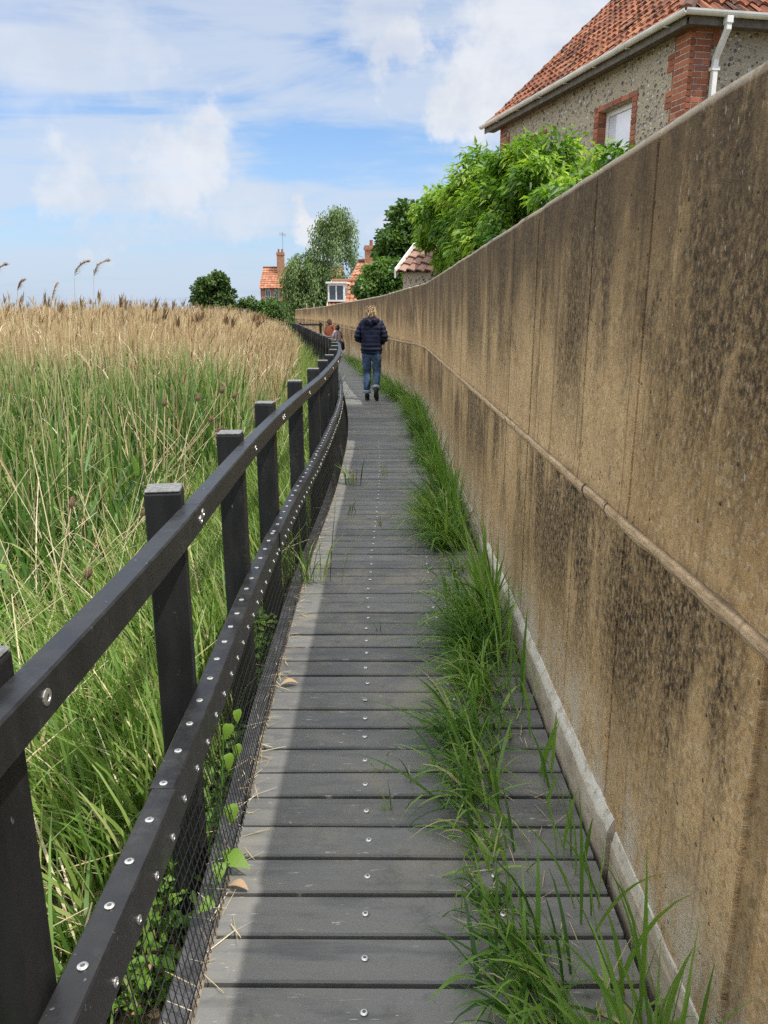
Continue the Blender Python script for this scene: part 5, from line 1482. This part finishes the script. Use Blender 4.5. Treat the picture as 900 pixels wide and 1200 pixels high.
SUN = Vector((1, -.61, 1.95)).normalized()
el = math.asin(SUN.z); azm = math.atan2(SUN.x, SUN.y)
sl = bpy.data.lights.new('sun', 'SUN'); sl.energy = 3.1; sl.angle = R(.53); sl.color = (1, .955, .88)
so = bpy.data.objects.new('sun', sl); COL.objects.link(so); so.rotation_euler = SUN.to_track_quat('Z', 'Y').to_euler()

w = bpy.data.worlds.new('World'); SC.world = w; w.use_nodes = True
q = NT(w.node_tree); bg = w.node_tree.nodes['Background']
sky = q.n('ShaderNodeTexSky'); sky.sky_type = 'NISHITA'; sky.sun_disc = False; sky.sun_elevation = el; sky.sun_rotation = azm; sky.air_density = 1.0; sky.dust_density = 1.2; sky.ozone_density = 1.4
D = q.n('ShaderNodeTexCoord').outputs['Generated']
dx, dy, dz = q.sep(D)
# flattened sheet coordinates for the high veil: horizontal position over height
hgt = q.math('ADD', q.math('MAXIMUM', dz, 0.0), .16)
cmb = q.n('ShaderNodeCombineXYZ'); q.put(cmb.inputs[0], q.math('DIVIDE', dx, hgt)); q.put(cmb.inputs[1], q.math('DIVIDE', dy, hgt))
veil = q.noise(q.scale(cmb.outputs[0], .8, 1.7, 1), 1.1, 8, .6, .5)
veil2 = q.noise(q.scale(cmb.outputs[0], .5, .9, 4), 2.3, 6, .6)
vm = q.ss(q.math('ADD', q.math('MULTIPLY', veil, .75), q.math('MULTIPLY', veil2, .3)), .405, .575)
skyc = q.mix(q.math('MULTIPLY', vm, .70), q.vmath('MULTIPLY', sky.outputs[0], (.92, 1.12, 1.34)).outputs[0], (5.0, 5.45, 6.1))
# low horizon haze belongs to the sky itself
skyc = q.mix(q.ss(dz, .25, .0, 0, .6), skyc, (3.9, 4.75, 6.2))
# cumulus heaps at a few places round the sky
def dirpx(x, y):
    a = (x - 450) / 901; b = -(y - 600) / 901; p = R(14.68); c, s = math.cos(p), math.sin(p)
    return Vector((a, c + b * s, -s + b * c)).normalized()
warp = q.vmath('ADD', D, q.vmath('MULTIPLY', q.vmath('SUBTRACT', q.noise(D, 9, 6, .62, color=True), (.5, .5, .5)).outputs[0], (.19, .19, .19)).outputs[0]).outputs[0]
heaps = [((235, 190), .07, .72), ((190, 215), .075, .62), ((130, 222), .05, .35), ((75, 212), .058, .6), ((290, 235), .06, .35), ((150, 75), .05, .3), ((478, 58), .058, .8), ((585, 105), .085, .85), ((560, 130), .06, .8), ((640, 30), .10, .8), ((360, 262), .030, .95), ((352, 285), .03, .8), ((98, 268), .03, .5), ((450, 8), .07, .55), ((470, 300), .06, .6), ((60, 20), .12, .35)]
cm = 0.0
for px, r, a in heaps:
    c = dirpx(*px); dv = q.vmath('DISTANCE', warp, tuple(c)).outputs['Value']
    m_ = q.ss(dv, r * .95, r * .48, 0, a * .92); cm = q.math('MAXIMUM', cm, m_)
rest = q.math('MULTIPLY', q.ss(q.noise(q.scale(cmb.outputs[0], .6, .6, 9), 1.2, 6, .6), .52, .62), q.ss(dy, .25, -.1))
cm = q.math('MAXIMUM', cm, rest)
tone = q.mix(q.ss(q.noise(D, 14, 5, .6), .35, .65), (5.3, 5.5, 5.9), (6.5, 6.5, 6.6))
skyc = q.mix(cm, skyc, tone)
# unseen bright cloud added overhead and to seaward, filling the wall's shade
over = q.math('MAXIMUM', q.math('MULTIPLY', q.ss(dz, .5, .8), q.ss(q.noise(D, 3.1, 5), .3, .6)), q.math('MULTIPLY', q.ss(dx, -.45, -.85), q.math('MULTIPLY', q.ss(dz, .02, .2), q.ss(q.noise(D, 4.2, 5), .3, .6))))
skyc = q.mix(over, skyc, (18.5, 18.7, 18.8))
q.put(bg.inputs[0], skyc); bg.inputs[1].default_value = .10
SC.view_settings.view_transform = 'Standard'; SC.view_settings.look = 'None'; SC.view_settings.exposure = .5; SC.view_settings.gamma = 1
SC.view_settings.use_curve_mapping = False
SC.cycles.max_bounces = 8; SC.cycles.diffuse_bounces = 4; SC.cycles.transparent_max_bounces = 4
SC.cycles.use_denoising = False
